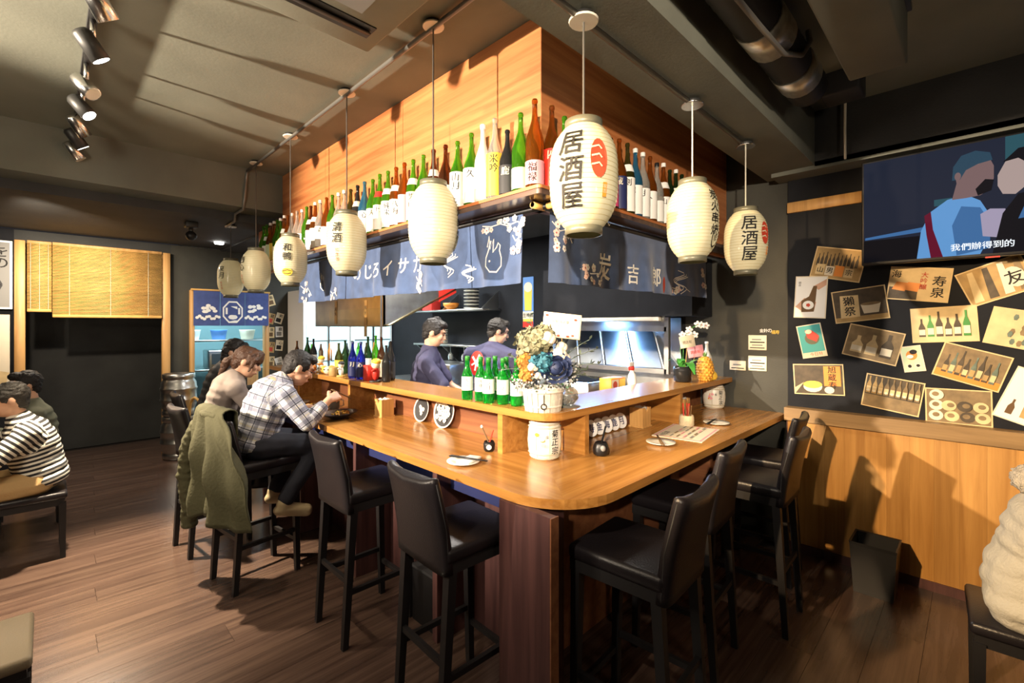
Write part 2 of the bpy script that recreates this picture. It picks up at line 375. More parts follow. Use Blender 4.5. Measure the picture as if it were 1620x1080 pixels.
bm_ = MB(); bm_.b2((3.86, -3.6, 2.81), (4.1, .82, 3.2), 'beam_dark'); bm_.b2((3.86, -3.6, 2.79), (4.06, 1.1, 2.845), 'beam'); struct('beam_by_television', bm_)
m = MB(); m.b2((4.07, 1.04, 0), (4.2, 1.86, 3.2), 'wall_olive'); m.b2((4.07, 1.86, 0), (4.2, 7.7, 3.2), 'wall_black'); struct('wall_right', m)
m = MB(); m.b2((4.04, -3.6, 0), (4.2, 1.035, 3.2), 'wall_black'); wr = struct('wall_photo', m)
m = MB(); m.b2((-3.6, -3.72, 0), (4.2, -3.6, 3.2), 'wall_dark'); struct('wall_rear', m)
m = MB(); m.b2((-3.72, -3.6, 0), (-3.6, 10.4, 3.2), 'wall_dark'); struct('wall_left', m)
# wainscot, board by board
wb = MB(); wb.b2((3.985, -3.6, 0), (4.04, 1.03, .97), 'dark_panel'); wn = struct('trim_wainscot', wb)
bd = MB(); bd.b2((-.008, -.0585, .06), (.008, .0585, .965), 'wainscot'); b0 = bd.build('board', wn)
for i in range(22):
    o = b0 if i == 0 else b0.copy()
    if i: COL.objects.link(o)
    o.location = (3.98, .96 - i * .1175, 0)
m = MB(); m.b2((3.94, -3.6, .97), (4.045, 1.035, 1.065), 'trim_wood'); struct('trim_rail', m)
m = MB(); m.b2((3.962, -3.6, 0), (3.985, 1.03, .06), 'dark_panel'); struct('baseboard_right', m)
m = MB(); m.rbox((4.03, .80, 2.58), (.03, .47, .08), 'post_wood', .004, 1); tag(m.build('wooden_batten'), 'light wooden batten fixed to the black wall beside the television', 'batten')
# back wall with door and entrance recess
m = MB()
m.b2((-3.6, 7.5, 0), (-.25, 7.62, 2.74), 'wall_black'); m.b2((1.16, 7.5, 0), (1.40, 7.62, 2.74), 'wall_olive')
m.b2((1.40, 7.5, 2.16), (2.33, 7.62, 2.74), 'wall_olive'); m.b2((2.33, 7.5, 0), (4.2, 7.62, 2.74), 'wall_olive'); m.b2((-.25, 7.5, 2.6), (1.16, 7.62, 2.74), 'wall_dark')
m.b2((-.6, 8.75, 0), (1.3, 8.85, 2.74), 'wall_dark'); m.b2((1.28, 7.62, 0), (1.36, 10.3, 2.74), 'wall_black'); m.b2((-.6, 7.62, 0), (-.5, 8.8, 2.74), 'wall_black'); m.b2((-.6, 7.62, 2.7), (1.3, 8.8, 2.76), 'beam_dark')
struct('wall_back', m)
for i, x in enumerate((-.205, 1.10)):
    m = MB(); m.rbox((x, 7.46, 1.31), (.085, .09, 2.62), 'post_wood', .006, 1); struct('trim_post_%d' % (i + 1), m)
# bamboo blinds
def blind(x0, x1, z0, z1, y, label, n):
    t = thing('bamboo_blind', label, 'blind', ((x0 + x1) / 2, y, z0)); wd = x1 - x0
    s = MB(); h = (z1 - z0) / n
    for k in range(n): s.cyl((-wd / 2, 0, h * (k + .5)), (wd / 2, 0, h * (k + .5)), h * .46 * random.uniform(.85, 1.05), 'bamboo', seg=6)
    tag(s.build('slats', t), kind='stuff')
    b = MB(); b.rbox((0, -.004, -.012), (wd, .022, .03), 'bamboo', .004, 1); b.build('bottom_rail', t)
    b = MB(); b.rbox((0, .005, z1 - z0 + .01), (wd, .03, .03), 'post_wood', .004, 1); b.build('head_rail', t)
    for fx in (-.36, 0, .36):
        c = MB(); c.tube([(wd * fx, -.012, 0), (wd * fx, -.012, z1 - z0)], .0025, 'rope', 5); c.build('cord', t)
    return t
blind(.05, 1.05, 1.80, 2.60, 7.40, 'wide bamboo blind rolled half down over the entrance recess', 46)
blind(-.15, .045, 1.86, 2.60, 7.42, 'narrow bamboo blind hanging at the edge of the entrance recess', 44)
# white notice board left of post
t = thing('framed_notice', 'pale framed notice with brushed writing on the wall by the entrance', 'notice', (-.42, 7.44, 1.86))
m = MB(); m.b2((-.22, 0, 0), (.16, .03, .74), 'white'); m.build('frame', t)
m = MB(); f = Flat(m, lambda u, v, h: (u, -h, v)); f.rect(-.20, .02, .14, .72, 'grey'); f.text('をの', .07, .62, .11, 'ink'); f.stroke([(-.05 + .13 * math.cos(a / 8 * 2 * PI), .26 + .13 * math.sin(a / 8 * 2 * PI)) for a in range(9)], .02, 'charcoal'); m.build('print', t)
t = thing('food_poster', 'orange and cream food poster on the wall by the entrance', 'poster', (-.44, 7.46, .95))
m = MB(); m.b2((-.3, 0, 0), (.16, .012, .85), 'cream'); f = Flat(m, lambda u, v, h: (u, -h, v)); f.rect(-.3, .05, .05, .5, 'orange'); f.disc(-.1, .5, .17, .12, 'yellow'); f.poly([(-.3, .1), (.12, .05), (.16, .22), (-.3, .35)], 'sepia_light'); f.disc(-.05, .3, .12, .09, 'red_ink'); m.build('poster_sheet', t)
# back room seen through the noren door
m = MB(); m.b2((1.36, 10.2, 0), (3.4, 10.3, 2.74), 'cyan_lit_wall'); m.b2((3.3, 7.62, 0), (3.4, 10.2, 2.74), 'white'); m.b2((1.3, 7.6, 2.7), (3.4, 10.3, 2.8), 'white'); struct('wall_back_room', m)  # far wall is cyan: the blue light on it is put into its colour
for k, (x, z) in enumerate(((1.42, .92), (1.42, 1.42))):
    t = thing('steel_shelf', 'steel shelf in the blue-lit back room, %s' % ('at table height' if k == 0 else 'at head height'), 'shelf', (x, 9.5, z))
    m = MB(); m.rbox((.9, 0, 0), (1.7, .5, .03), 'steel', .004, 1); m.build('board', t)
    for dx in (.1, 1.7):
        m = MB(); m.cyl((dx, .2, -z if k == 0 else -.47), (dx, .2, 0), .015, 'steel'); m.build('leg', t)
for k, (x, c, lb) in enumerate(((1.75, 'white', 'white tub on the upper back room shelf'), (2.15, 'skyblue', 'blue tub on the upper back room shelf'), (2.6, 'cream', 'cream tub on the upper back room shelf'))):
    m = MB(); m.lathe([(.1, 0), (.13, .16), (.135, .17), (.12, .165)], c, seg=14); tag(m.build('tub', loc=(x, 9.45, 1.437)), lb, 'tub')
m = MB(); m.rbox((0, 0, .16), (.5, .4, .32), 'steel', .02); m.b2((-.2, -.215, .08), (.2, -.195, .26), 'charcoal'); tag(m.build('microwave_oven', loc=(2.2, 9.45, .937)), 'steel microwave oven on the lower back room shelf', 'oven')
for i, x in enumerate((1.385, 2.315)):
    m = MB(); m.rbox((x, 7.5, 1.08), (.05, .15, 2.16), 'post_wood', .005, 1); struct('trim_jamb_%d' % (i + 1), m)

# ------------------------------------------------------------------ ceiling fixtures
t = thing('air_conditioner', 'grey ceiling cassette air conditioner with a dark louvre slot', 'air conditioner', (.7, 1.75, 3.08))
m = MB(); m.rbox((0, .0, .04), (.94, .94, .08), 'ceiling', .012); m.build('panel', t)
for s in (-1, 1):
    m = MB(); m.b2((-.40, s * .30 - .05, -.006), (.40, s * .30 + .05, .01), 'black'); sl = m.build('slot', t)
    m = MB(); m.rbox((0, s * .31, -.008), (.78, .05, .008), 'charcoal', .002, 1, rot_m(R(20) * s)); m.build('louvre', sl)
m = MB(); m.b2((-.3, -.2, -.004), (.3, .2, .004), 'grey'); m.build('grille', t)
t = thing('rectangular_duct', 'boxy grey ventilation duct hanging under the dark ceiling', 'duct', (1.7, .33, 2.85))
m = MB(); m.rbox((0, 0, .13), (2.06, .215, .26), 'beam', .008, 1); m.build('casing', t)
m = MB(); m.b2((-1.03, -.125, .22), (1.0, -.1, .25), 'metal_dark'); m.build('flange', t)
t = thing('round_duct', 'black flexible round duct with foil bands under the ceiling', 'duct', (1.0, .66, 2.98))
m = MB(); m.lathe([(.094 + .004 * (k % 2), k * .03) for k in range(66)], 'duct_black', seg=20, rot=rot_m(0, R(90))); m.build('hose', t)
for x0, x1 in ((.55, .72), (1.12, 1.33), (1.62, 1.80)):
    m = MB(); m.cyl((x0, 0, 0), (x1, 0, 0), .102, 'foil', seg=20); m.build('foil_band', t)
for x in (.95, 1.9):
    m = MB(); m.b2((x - .008, -.006, .1), (x + .008, .006, .22), 'metal_dark'); m.build('hanger', t)
m = MB(); m.tube([(.6, -.03, -.1), (1.0, -.05, -.115), (1.28, -.06, -.11), (1.45, -.09, -.06), (1.55, -.10, .04), (1.6, -.08, .12)], .012, 'conduit', 6); m.build('cable', t)
t = thing('junction_box', 'black ceiling junction box with a small light, above the television', 'box', (3.42, .58, 3.06))
m = MB(); m.rbox((0, 0, .07), (.2, .2, .14), 'charcoal', .012); m.build('casing', t)
m = MB(); m.b2((-.104, -.06, .07), (-.1, -.05, .09), 'pale_green'); m.build('indicator', t)
m = MB(); m.tube([(3.80, .63, 3.2), (3.80, .632, 3.0), (3.80, .63, 2.8)], .008, 'plate_white', 6); tag(m.build('power_cable'), 'white cable hanging from the ceiling above the television', 'cable')
m = MB(); m.rbox((0, 0, .03), (.11, .11, .06), 'metal_dark', .01); m.cyl((0, 0, 0), (0, 0, -.05), .02, 'metal_dark'); m.ell((0, 0, -.08), (.05, .05, .05), 'black'); tag(m.build('security_camera', loc=(1.05, 5.7, 2.68)), 'small black dome camera under the beam by the entrance', 'camera')
m = MB(); m.lathe([(.05, 0), (.055, .02), (.02, .025)], 'lens'); tag(m.build('downlight', loc=(1.55, 6.8, 2.715)), 'bright recessed downlight over the passage to the noren door', 'light')
# track with spots
t = thing('track_light', 'black ceiling track with spotlights over the aisle', 'light', (.16, 3.75, 3.14))
m = MB(); m.b2((-.018, -1.5, .02), (.018, 1.35, .06), 'black'); m.build('rail', t)
for k, (yy, a, on) in enumerate(((-1.15, 20, 0), (-.72, 5, 1), (-.2, -30, 0), (.16, -20, 1), (.55, 25, 0), (.86, 10, 1), (1.2, 0, 0))):
    q = rot_m(R(a), R(-35), 0)
    m = MB(); m.cyl((0, yy, .02), (0, yy, -.07), .012, 'chrome', seg=8); st = m.build('stem', t)
    c = V((0, yy, -.12)); ax = q @ V((0, 0, -1))
    m = MB(); m.lathe([(.03, .085), (.04, .07), (.042, -.055), (.038, -.055)], 'metal_dark' if k % 2 else 'chrome', c, 14, rot=q); hd = m.build('spot_head', t)
    m = MB(); m.lathe([(.036, -.056), (.036, -.05)], 'lens' if on else 'plate_white', c, 14, rot=q); m.build('lens', hd)
# conduit runs and lanterns
def run(pts, name, label):
    m = MB(); m.tube(pts, .013, 'conduit', 8); o = m.build(name)
    return tag(o, label, 'conduit')
run([(1.375, 1.2, 3.175), (1.375, 5.0, 3.175)], 'electrical_conduit', 'grey ceiling conduit linking the lanterns along the long counter')
run([(1.375, 5.0, 3.16), (1.36, 4.985, 3.05), (1.35, 4.985, 2.9), (1.34, 5.0, 2.80), (1.34, 5.26, 2.80), (1.34, 5.28, 2.73), (1.34, 5.6, 2.72)], 'electrical_conduit', 'bent conduit dropping over the beam by the entrance')
run([(.6, 1.02, 2.797), (3.0, 1.02, 2.797)], 'electrical_conduit', 'pale conduit under the beam linking the lanterns towards the television wall')
LAN = MB()
def lantern(x, y, ztop, zc, face, label, art, plate='plate_white'):
    """paper lantern, zc = centre of the paper body"""
    Rr, Hh = .122, .36
    t = thing('paper_lantern', label, 'lantern', (x, y, zc), 0, 'paper lanterns over the counter')
    def prof(v):   # v 0..1
        a = abs(2 * v - 1); return Rr * (1 - .46 * a ** 3.2)
    m = MB(); N = 22; pr = []
    for k in range(N + 1):
        v = k / N; pr.append((prof(v), (v - .5) * Hh))
        if k < N: pr.append((prof((k + .5) / N) + .0022, (v + .5 / N - .5) * Hh))
    m.lathe(pr, 'paper', seg=32, capb=False, capt=False); m.build('paper_shade', t)
    m = MB()
    for k in range(1, N): m.lathe([(prof(k / N) + .0004, (k / N - .5) * Hh - .0008), (prof(k / N) + .0012, (k / N - .5) * Hh), (prof(k / N) + .0004, (k / N - .5) * Hh + .0008)], 'paper_rib', seg=32, capb=False, capt=False)
    tag(m.build('ribs', t), kind='stuff')
    for s in (-1, 1):
        r = prof(0) + .002; m = MB(); z0, z1 = sorted((s * Hh / 2 - s * .004, s * (Hh / 2 + .026)))
        m.lathe([(r - .006, z0), (r, z0), (r, z1), (r - .006, z1), (r - .006, z0)], 'lantern_cap', seg=28, capb=False, capt=False)
        if s > 0: m.lathe([(r - .004, z1 - .004), (.004, z1 - .002)], 'lantern_cap', seg=20)
        m.build('collar', t)
    m = MB(); m.tube([(0, 0, Hh / 2 + .02), (0, 0, ztop - zc - .02)], .0042, 'conduit' if plate != 'chrome' else 'plate_white', 6); m.build('cord', t)
    zc_ = ztop - zc
    m = MB(); m.lathe([(.052, -.026), (.055, -.02), (.05, -.016)], plate, (0, 0, zc_), 20); m.lathe([(.04, -.016), (.04, 0)], 'metal_dark', (0, 0, zc_), 16); m.build('ceiling_plate', t)
    if art:
        m = MB()
        def fn(u, v, h):
            r = prof(v / Hh + .5) + .0058 + h * .3; a = face + u / Rr; return (r * math.cos(a), r * math.sin(a), v)
        art(Flat(m, fn)); m.build('brush_writing', t)
    return t
def art_izakaya(f):
    f.text('居酒屋', -.045, .095, .085, 'ink', gap=1.08, off=.0, slant=.06); art_emblem(f, .052, .035)
def art_emblem(f, u, v):
    f.disc(u, v, .030, .068, 'red_ink', 18)
    for k in range(3): f.stroke([(u - .026, v + .035 - k * .03), (u, v + .042 - k * .03), (u + .01, v + .03 - k * .03)], .006, 'paper')
    f.rect(u + .014, v - .13, u + .030, v - .082, 'orange'); f.text('炭吉', u + .022, v - .095, .014, 'paper')
def art_grill(f): f.text('炭火串焼', -.0, .11, .052, 'ink', gap=1.1, slant=.05, off=.0); f.disc(.012, -.1, .028, .045, 'ink'); f.disc(.012, -.1, .022, .037, 'paper'); f.text('炭', .012, -.1, .03, 'ink')
def art_two(a, b, red=True):
    def g(f):
        f.text(a + b, .0, .085, .06, 'ink', gap=1.15, slant=.08, off=.0)
        if red: f.text('炭吉郎', .0, -.06, .024, 'red_ink', gap=1.15)
        else:
            f.disc(.0, -.105, .04, .028, 'yellow'); f.stroke([(-.035, -.10), (0, -.09), (.035, -.10)], .006, 'brown_ink'); f.stroke([(-.03, -.115), (0, -.12), (.03, -.112)], .006, 'brown_ink')
    return g
def face_to(x, y, off): return math.atan2(-y, -x) + off
row = [(1.93, 0, art_grill, 1.35, 'plain paper lantern with writing turned to its side, hung beside the noren corner'),
       (2.88, 0, art_two('清', '酒'), -.5, 'paper lantern with two brush characters over small red writing'),
       (3.86, 0, art_two('和', '鴨', False), -.2, 'paper lantern with two characters above a yellow drawing'),
       (4.72, 0, art_two('酒', '心'), -1.1, 'paper lantern hung beside the bent conduit at the beam'),
       (5.55, 1, art_two('泉', '月'), -.75, 'paper lantern under the low beam, last before the noren door')]
for yy, low, art, off, lb in row:
    zt = 2.74 if low else 3.2
    lantern(1.372, yy, zt, {1.93: 2.195, 2.88: 2.21, 3.86: 2.20, 4.72: 2.19, 5.55: 2.18}[yy], face_to(1.372, yy, off), lb, art)
for x, art, off, lb, pl in ((1.385, art_izakaya, .0, 'paper lantern with large black writing and red oval emblem at the counter corner', 'plate_white'),
                            (2.30, art_grill, .95, 'paper lantern with a column of writing at its edge, beside the short bottle row', 'chrome'),
                            (3.06, art_izakaya, .55, 'paper lantern with black writing and red emblem nearest the sticker wall', 'chrome')):
    lantern(x, 1.016, 2.81, 2.215 if x < 2 else (2.205 if x < 3 else 2.20), face_to(x, 1.016, off), lb, art, pl)

# ------------------------------------------------------------------ bar: box, shelf, counter
m = MB(); m.b2((1.73, 1.53, 2.26), (1.80, 5.75, 3.2), 'dark_panel'); m.b2((1.73, 1.53, 2.26), (4.06, 1.6, 3.2), 'dark_panel'); m.b2((1.73, 1.53, 2.72), (4.06, 7.5, 2.76), 'beam_dark')
bx = tag(m.build('wooden_canopy'), 'tall orange wood canopy box above the open kitchen', 'canopy')
for y0, y1, zt in ((1.50, 2.74, 3.198), (2.74, 3.97, 3.198), (3.97, 5.0, 3.198), (5.0, 5.75, 2.735)):
    m = MB(); m.b2((1.70, y0 + .0015, 2.25), (1.73, y1 - .0015, zt), 'box_wood'); m.build('panel', bx)
for x0, x1 in ((1.70, 2.9), (2.9, 4.06)):
    m = MB(); m.b2((x0 + .0015, 1.50, 2.25), (x1 - .0015, 1.5299, 3.198), 'box_wood_x'); m.build('panel', bx)
def Lpoly(x0, y0, x1, y1, xe, ye, r, n=10):
    """L shape: outer corner (x0,y0) rounded, inner corner (x1,y1), ends at x=xe and y=ye"""
    p = [(x0 + r - r * math.sin(a * PI / 2 / n), y0 + r - r * math.cos(a * PI / 2 / n)) for a in range(n + 1)]   # from (x0+r,y0) to (x0,y0+r)
    return [(xe, y1), (xe, y0)][::1] + p + [(x0, ye), (x1, ye), (x1, y1)]
def board(name, x0, y0, x1, y1, xe, ye, r, z0, z1, top, label, cat):
    """two halves mitred so that the grain follows each wing"""
    t = thing(name, label, cat, (0, 0, 0)) if label else None
    n = 10; arc = [(x0 + r - r * math.sin(a * PI / 2 / n), y0 + r - r * math.cos(a * PI / 2 / n)) for a in range(n + 1)]
    h = n // 2
    a = [(xe, y1), (x1, y1)] + arc[:h + 1][::-1] + [(xe, y0)]
    b = [(x1, y1), (x1, ye), (x0, ye)] + arc[h:][::-1]
    for poly, mt in ((a, top + '_x'), (b, top)):
        poly = poly[::-1] if mt.endswith('_x') else poly[::-1]
        m = MB(); m.extr(poly, z0, z1, mt); m.build('board', t)
    return t
board('bottle_shelf', 1.52, 1.35, 1.70, 1.50, 4.06, 5.7, .02, 2.285, 2.30, 'box_wood', 'narrow wooden bottle shelf running round the canopy', 'shelf')
sh = bpy.data.objects['bottle_shelf']
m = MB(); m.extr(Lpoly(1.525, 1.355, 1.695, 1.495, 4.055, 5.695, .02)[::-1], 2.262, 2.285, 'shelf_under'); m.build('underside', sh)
board('counter_top', 1.345, 1.055, 1.945, 1.735, 4.065, 5.4, .30, .96, 1.0, 'counter', 'honey-coloured L-shaped wooden bar counter with rounded corner', 'counter')
board('serving_ledge', 1.70, 1.45, 2.0, 1.78, 4.05, 5.4, .12, 1.212, 1.25, 'counter', 'raised wooden serving ledge above the bar counter', 'ledge')
lg = bpy.data.objects['serving_ledge']
for yy in (1.80, 3.55, 4.6): m = MB(); m.b2((1.71, yy - .018, 1.0), (1.925, yy + .018, 1.212), 'counter'); m.build('divider', lg)
for x in (2.02, 3.13): m = MB(); m.b2((x - .018, 1.46, 1.0), (x + .018, 1.715, 1.212), 'counter'); m.build('divider', lg)
m = MB(); m.b2((1.925, 1.715, 1.0), (1.945, 5.4, 1.212), 'bar_panel'); m.b2((1.925, 1.715, 1.0), (4.05, 1.735, 1.212), 'bar_panel'); m.build('back_panel', lg)
# bar base
m = MB(); m.b2((1.72, 1.52, 0), (1.80, 5.4, .96), 'dark_panel'); m.b2((1.72, 1.52, 0), (4.06, 1.60, .96), 'bar_panel'); base = tag(m.build('bar_plinth'), 'brown wood panel plinth under the bar counter with support fins', 'bar')  # long wing and its fins: under-counter shade put into the dark wood colour
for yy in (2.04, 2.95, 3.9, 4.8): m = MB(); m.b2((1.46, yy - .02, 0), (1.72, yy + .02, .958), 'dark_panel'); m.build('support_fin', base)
for x in (2.66, 3.245): m = MB(); m.b2((x - .02, 1.30, 0), (x + .02, 1.52, .958), 'bar_panel'); m.build('support_fin', base)
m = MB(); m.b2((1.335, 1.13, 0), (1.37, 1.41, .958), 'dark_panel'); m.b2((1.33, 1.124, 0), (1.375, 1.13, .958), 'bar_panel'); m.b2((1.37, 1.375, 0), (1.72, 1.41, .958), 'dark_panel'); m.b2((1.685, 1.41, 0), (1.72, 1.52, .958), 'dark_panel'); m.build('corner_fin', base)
m = MB(); m.b2((1.55, 1.5, .80), (1.72, 5.3, .958), 'navy'); m.build('under_shelf', base)
# end wall strip of counter by the wall
# noren cloths
def noren(name, label, panels, fn, art, mat, ztop, zbot):
    t = thing(name, label, 'curtain', fn(0, zbot, 0), 0); o0 = V(fn(0, zbot, 0))
    for u0, u1 in panels:
        m = MB(); nu = max(6, int((u1 - u0) / .025))
        m.grid(lambda a, b: V(fn(u0 + (u1 - u0) * a, ztop + (zbot - ztop) * b, 0)) - o0, nu, 10, mat)
        m.grid(lambda a, b: V(fn(u0 + (u1 - u0) * a, ztop + (zbot - ztop) * b, -.004)) - o0, nu, 10, mat); m.build('cloth_panel', t)
    for nm, g in art:
        m = MB(); g(Flat(m, lambda u, v, h: V(fn(u, v, h + .001)) - o0)); o = m.build(nm, t)
        if nm in ('blossom_spray', 'fish_and_waves'): tag(o, kind='stuff')
    return t
def wave(u, z, zt, zb, amp=.02):
    k = (zt - z) / (zt - zb); return amp * k * (math.sin(u * 9.1) + .6 * math.sin(u * 21.7 + 1.3) + .4 * math.sin(u * 37))
NT, NB = 2.235, 1.89
fnL = lambda u, z, h: (1.665 - wave(u, z, NT, NB) - h, 4.45 - u, z)       # u from far end to the corner
fnR = lambda u, z, h: (1.73 + u, 1.465 - wave(u + 2, z, NT, NB) - h, z)
def rabbit(f, u, v, s):
    f.stroke([(u + s * x, v + s * y) for x, y in ((-.10, .55), (-.28, .1), (-.42, -.15), (-.45, -.5), (-.2, -.75), (.15, -.78), (.42, -.55), (.45, -.2), (.36, .1), (.42, .3), (.3, .42), (.2, .25), (.0, .05), (.05, .6), (-.15, .2), (-.22, .75), (-.32, .3))], s * .065, 'noren_ink')
    f.disc(u - .2 * s, v - .3 * s, .05 * s, .05 * s, 'noren_ink', 8)
def spray(f, u, v, n, sx, sy):
    f.stroke([(u - sx, v + sy * .6), (u - sx * .3, v + sy * .1), (u + sx * .4, v + sy * .3), (u + sx, v - sy * .5)], .006, 'noren_ink')
    for k in range(n): f.blossom(u + random.uniform(-sx, sx), v + random.uniform(-sy, sy), random.uniform(.012, .024), 'noren_ink' if k % 3 else 'blossom_pink')
def swirl(f, u, v, s):
    for k in range(3): f.stroke([(u + s * (.9 * math.sin(a * .9 + k) * (1 - a * .08) + k * .25), v + s * (.8 - a * .17 - k * .25)) for a in range(10)], .006, 'noren_ink')
SPR = lambda *a: ('blossom_spray', lambda f: spray(f, *a))
SWI = lambda *a: ('smoke_swirl', lambda f: swirl(f, *a))
CHR = lambda ch, u, v, sz, sl=.08: ('brush_character', lambda f: f.text(ch, u, v, sz, 'noren_ink', slant=sl))
artL = [('rabbit_drawing', lambda f: rabbit(f, .47, 2.06, .10)), ('rabbit_drawing', lambda f: rabbit(f, 2.64, 2.06, .125)), SPR(.18, 1.99, 9, .12, .09), SPR(.72, 1.94, 7, .07, .04), SPR(.02, 2.12, 6, .02, .05),
        SPR(1.93, 1.96, 8, .03, .06), SPR(2.66, 2.2, 7, .1, .025), SPR(2.82, 2.10, 7, .03, .06), SPR(2.80, 2.19, 9, .07, .035), SWI(2.26, 2.05, .075), SWI(2.42, 1.98, .05)]
artL += [CHR(ch, 4.45 - yy, 2.075, .10, .12) for ch, yy in (('の', 3.33), ('じ', 3.166), ('ろ', 3.03), ('イ', 2.87), ('サ', 2.68), ('カ', 2.53))]
artR = [CHR('炭', .47, 2.01, .145, .06), CHR('吉', .77, 1.99, .115, 0), CHR('郎', 1.045, 1.995, .12, 0), ('red_mark', lambda f: f.disc(1.16, 1.95, .022, .055, 'red_ink', 10)), SWI(1.38, 2.0, .08), SPR(.09, 2.14, 18, .08, .08), SPR(.34, 1.95, 12, .12, .04), SPR(1.75, 2.03, 6, .02, .07), SPR(1.42, 1.93, 5, .1, .02)]
noren('noren_curtain', 'long navy noren curtain with brush kana, plum blossoms and rabbit outlines', ((0, .95), (.955, 1.925), (1.93, 2.452), (2.457, 2.86)), fnL, artL, 'noren_blue', NT, NB)
noren('noren_curtain', 'navy noren curtain with three large brush characters and a red mark', ((0, .61), (.612, 1.22), (1.222, 1.82)), fnR, artR, 'noren_blue', NT, NB)
for a, b, lb in (((1.668, 1.35, 2.243), (1.668, 4.5, 2.243), 'dark bar carrying the long noren curtain'), ((1.6, 1.466, 2.243), (3.6, 1.466, 2.243), 'dark bar carrying the noren with three large characters')):
    m = MB(); m.cyl(a, b, .013, 'black', seg=10); m.cyl(a, V(a) + (V(b) - V(a)).normalized() * .08, .016, 'bamboo', seg=10); tag(m.build('curtain_rod'), lb, 'rod')
for k, x in enumerate((2.12, 2.95)):
    m = MB(); m.tube([(x, 1.40, 2.262), (x, 1.40, 2.235), (x + .012, 1.395, 2.215), (x + .02, 1.395, 2.225)], .0025, 'plate_white', 6)
    tag(m.build('cup_hook'), ('small white hook under the bottle shelf above the brush characters', 'small white hook under the bottle shelf behind the lantern cord')[k], 'hook', 'hooks under the bottle shelf')
fnD = lambda u, z, h: (1.39 + u, 7.40 - wave(u, z, 2.16, 1.68, .0015) - h, z)
def wave_motif(u):
    def g(f):
        for k in range(9): f.disc(u + random.uniform(-.09, .09), 1.92 + random.uniform(-.05, .05), .03, .022, 'noren_ink', 8)
        for k in range(10): f.disc(u - .13 + k * .028, 1.79 + .02 * math.sin(k * 1.7), .022, .02, 'noren_ink', 8)
    return g
def crest(f):
    f.disc(.465, 1.87, .135, .165, 'noren_ink', 8, PI / 8); f.disc(.465, 1.87, .115, .143, 'noren_back', 8, PI / 8)
    f.rect(.41, 1.87, .52, 1.95, 'noren_ink'); f.rect(.44, 1.89, .49, 1.93, 'noren_back'); f.disc(.465, 1.80, .06, .035, 'noren_ink', 8); f.rect(.375, 1.84, .40, 1.93, 'noren_ink'); f.rect(.53, 1.84, .555, 1.93, 'noren_ink')
artD = [('fish_and_waves', wave_motif(.17)), ('octagon_crest', crest), ('fish_and_waves', wave_motif(.76))]
noren('doorway_noren', 'bright blue doorway noren with a white octagon crest', ((0, .308), (.312, .618), (.622, .93)), fnD, artD, 'noren_back', 2.16, 1.68)
m = MB(); m.cyl((1.36, 7.40, 2.165), (2.34, 7.40, 2.165), .012, 'bamboo'); tag(m.build('curtain_rod'), 'bamboo rod of the blue doorway noren', 'rod')

# ------------------------------------------------------------------ bottles on the canopy shelf
def bottle_parts(t, h, r, glass, lab, chars='', neck=None, cap=None, face=0, lab_h=.40, dull=False, lab2=None):
    """sake bottle, neck at 62..100 % of the height"""
    m = MB(); s = h
    m.lathe([(r * .86, 0), (r, .012), (r, .52 * s), (r * .93, .58 * s), (r * .62, .68 * s), (r * .36, .77 * s), (r * .28, .84 * s), (r * .26, .955 * s), (r * .32, .96 * s), (r * .32, .985 * s), (r * .27, s)], glass, seg=16); m.build('bottle_body', t)
    if lab:
        m = MB(); z0, z1 = .07 * s, (.07 + lab_h) * s; a0, a1 = face - 1.5, face + 1.5
        m.grid(lambda a, b: ((r + .0012) * math.cos(a0 + (a1 - a0) * a), (r + .0012) * math.sin(a0 + (a1 - a0) * a), z0 + (z1 - z0) * b), 14, 1, lab)
        f = Flat(m, lambda u, v, hh: ((r + .0016 + hh * .5) * math.cos(face + u / r), (r + .0016 + hh * .5) * math.sin(face + u / r), v))
        if lab2: f.rect(-.03, z0 + .01, .03, z0 + .03, lab2)
        if chars:
            sz = min((z1 - z0) / (len(chars) * 1.2), r * .95); f.text(chars, -.006, z1 - sz * .72, sz, 'ink' if lab not in ('navy', 'red', 'magenta', 'charcoal') else 'cream', gap=1.1, off=.0, slant=.05)
        m.build('label', t)
    if neck:
        m = MB(); q0, q1 = .60 * s, .70 * s
        m.grid(lambda a, b: ((r * (.88 - .30 * b) + .002) * math.cos(face - 1.2 + 2.4 * a), (r * (.88 - .30 * b) + .002) * math.sin(face - 1.2 + 2.4 * a), q0 + (q1 - q0) * b), 10, 2, neck); m.build('neck_label', t)
    if cap:
        m = MB(); m.lathe([(r * .34, .945 * s), (r * .35, .95 * s), (r * .35, 1.0 * s), (r * .30, 1.006 * s)], cap, seg=12); m.build('cap', t)
CN = dict(amber='amber', green='green', dark_green='dark green', brown='brown', olive='olive', blue='pale blue', clear='clear', frosted='frosted white', black='black')
LN = dict(white='white', cream='cream', yellow='yellow', pink='pink', pale_green='pale green', charcoal='black and silver', red='red', navy='navy', magenta='crimson')
ORD = ['first', 'second', 'third', 'fourth', 'fifth', 'sixth', 'seventh', 'eighth', 'ninth', 'tenth', 'eleventh', 'twelfth'] + ['%dth' % k for k in range(13, 50)]
ORD[20:23] = ['21st', '22nd', '23rd']; ORD[30:33] = ['31st', '32nd', '33rd']
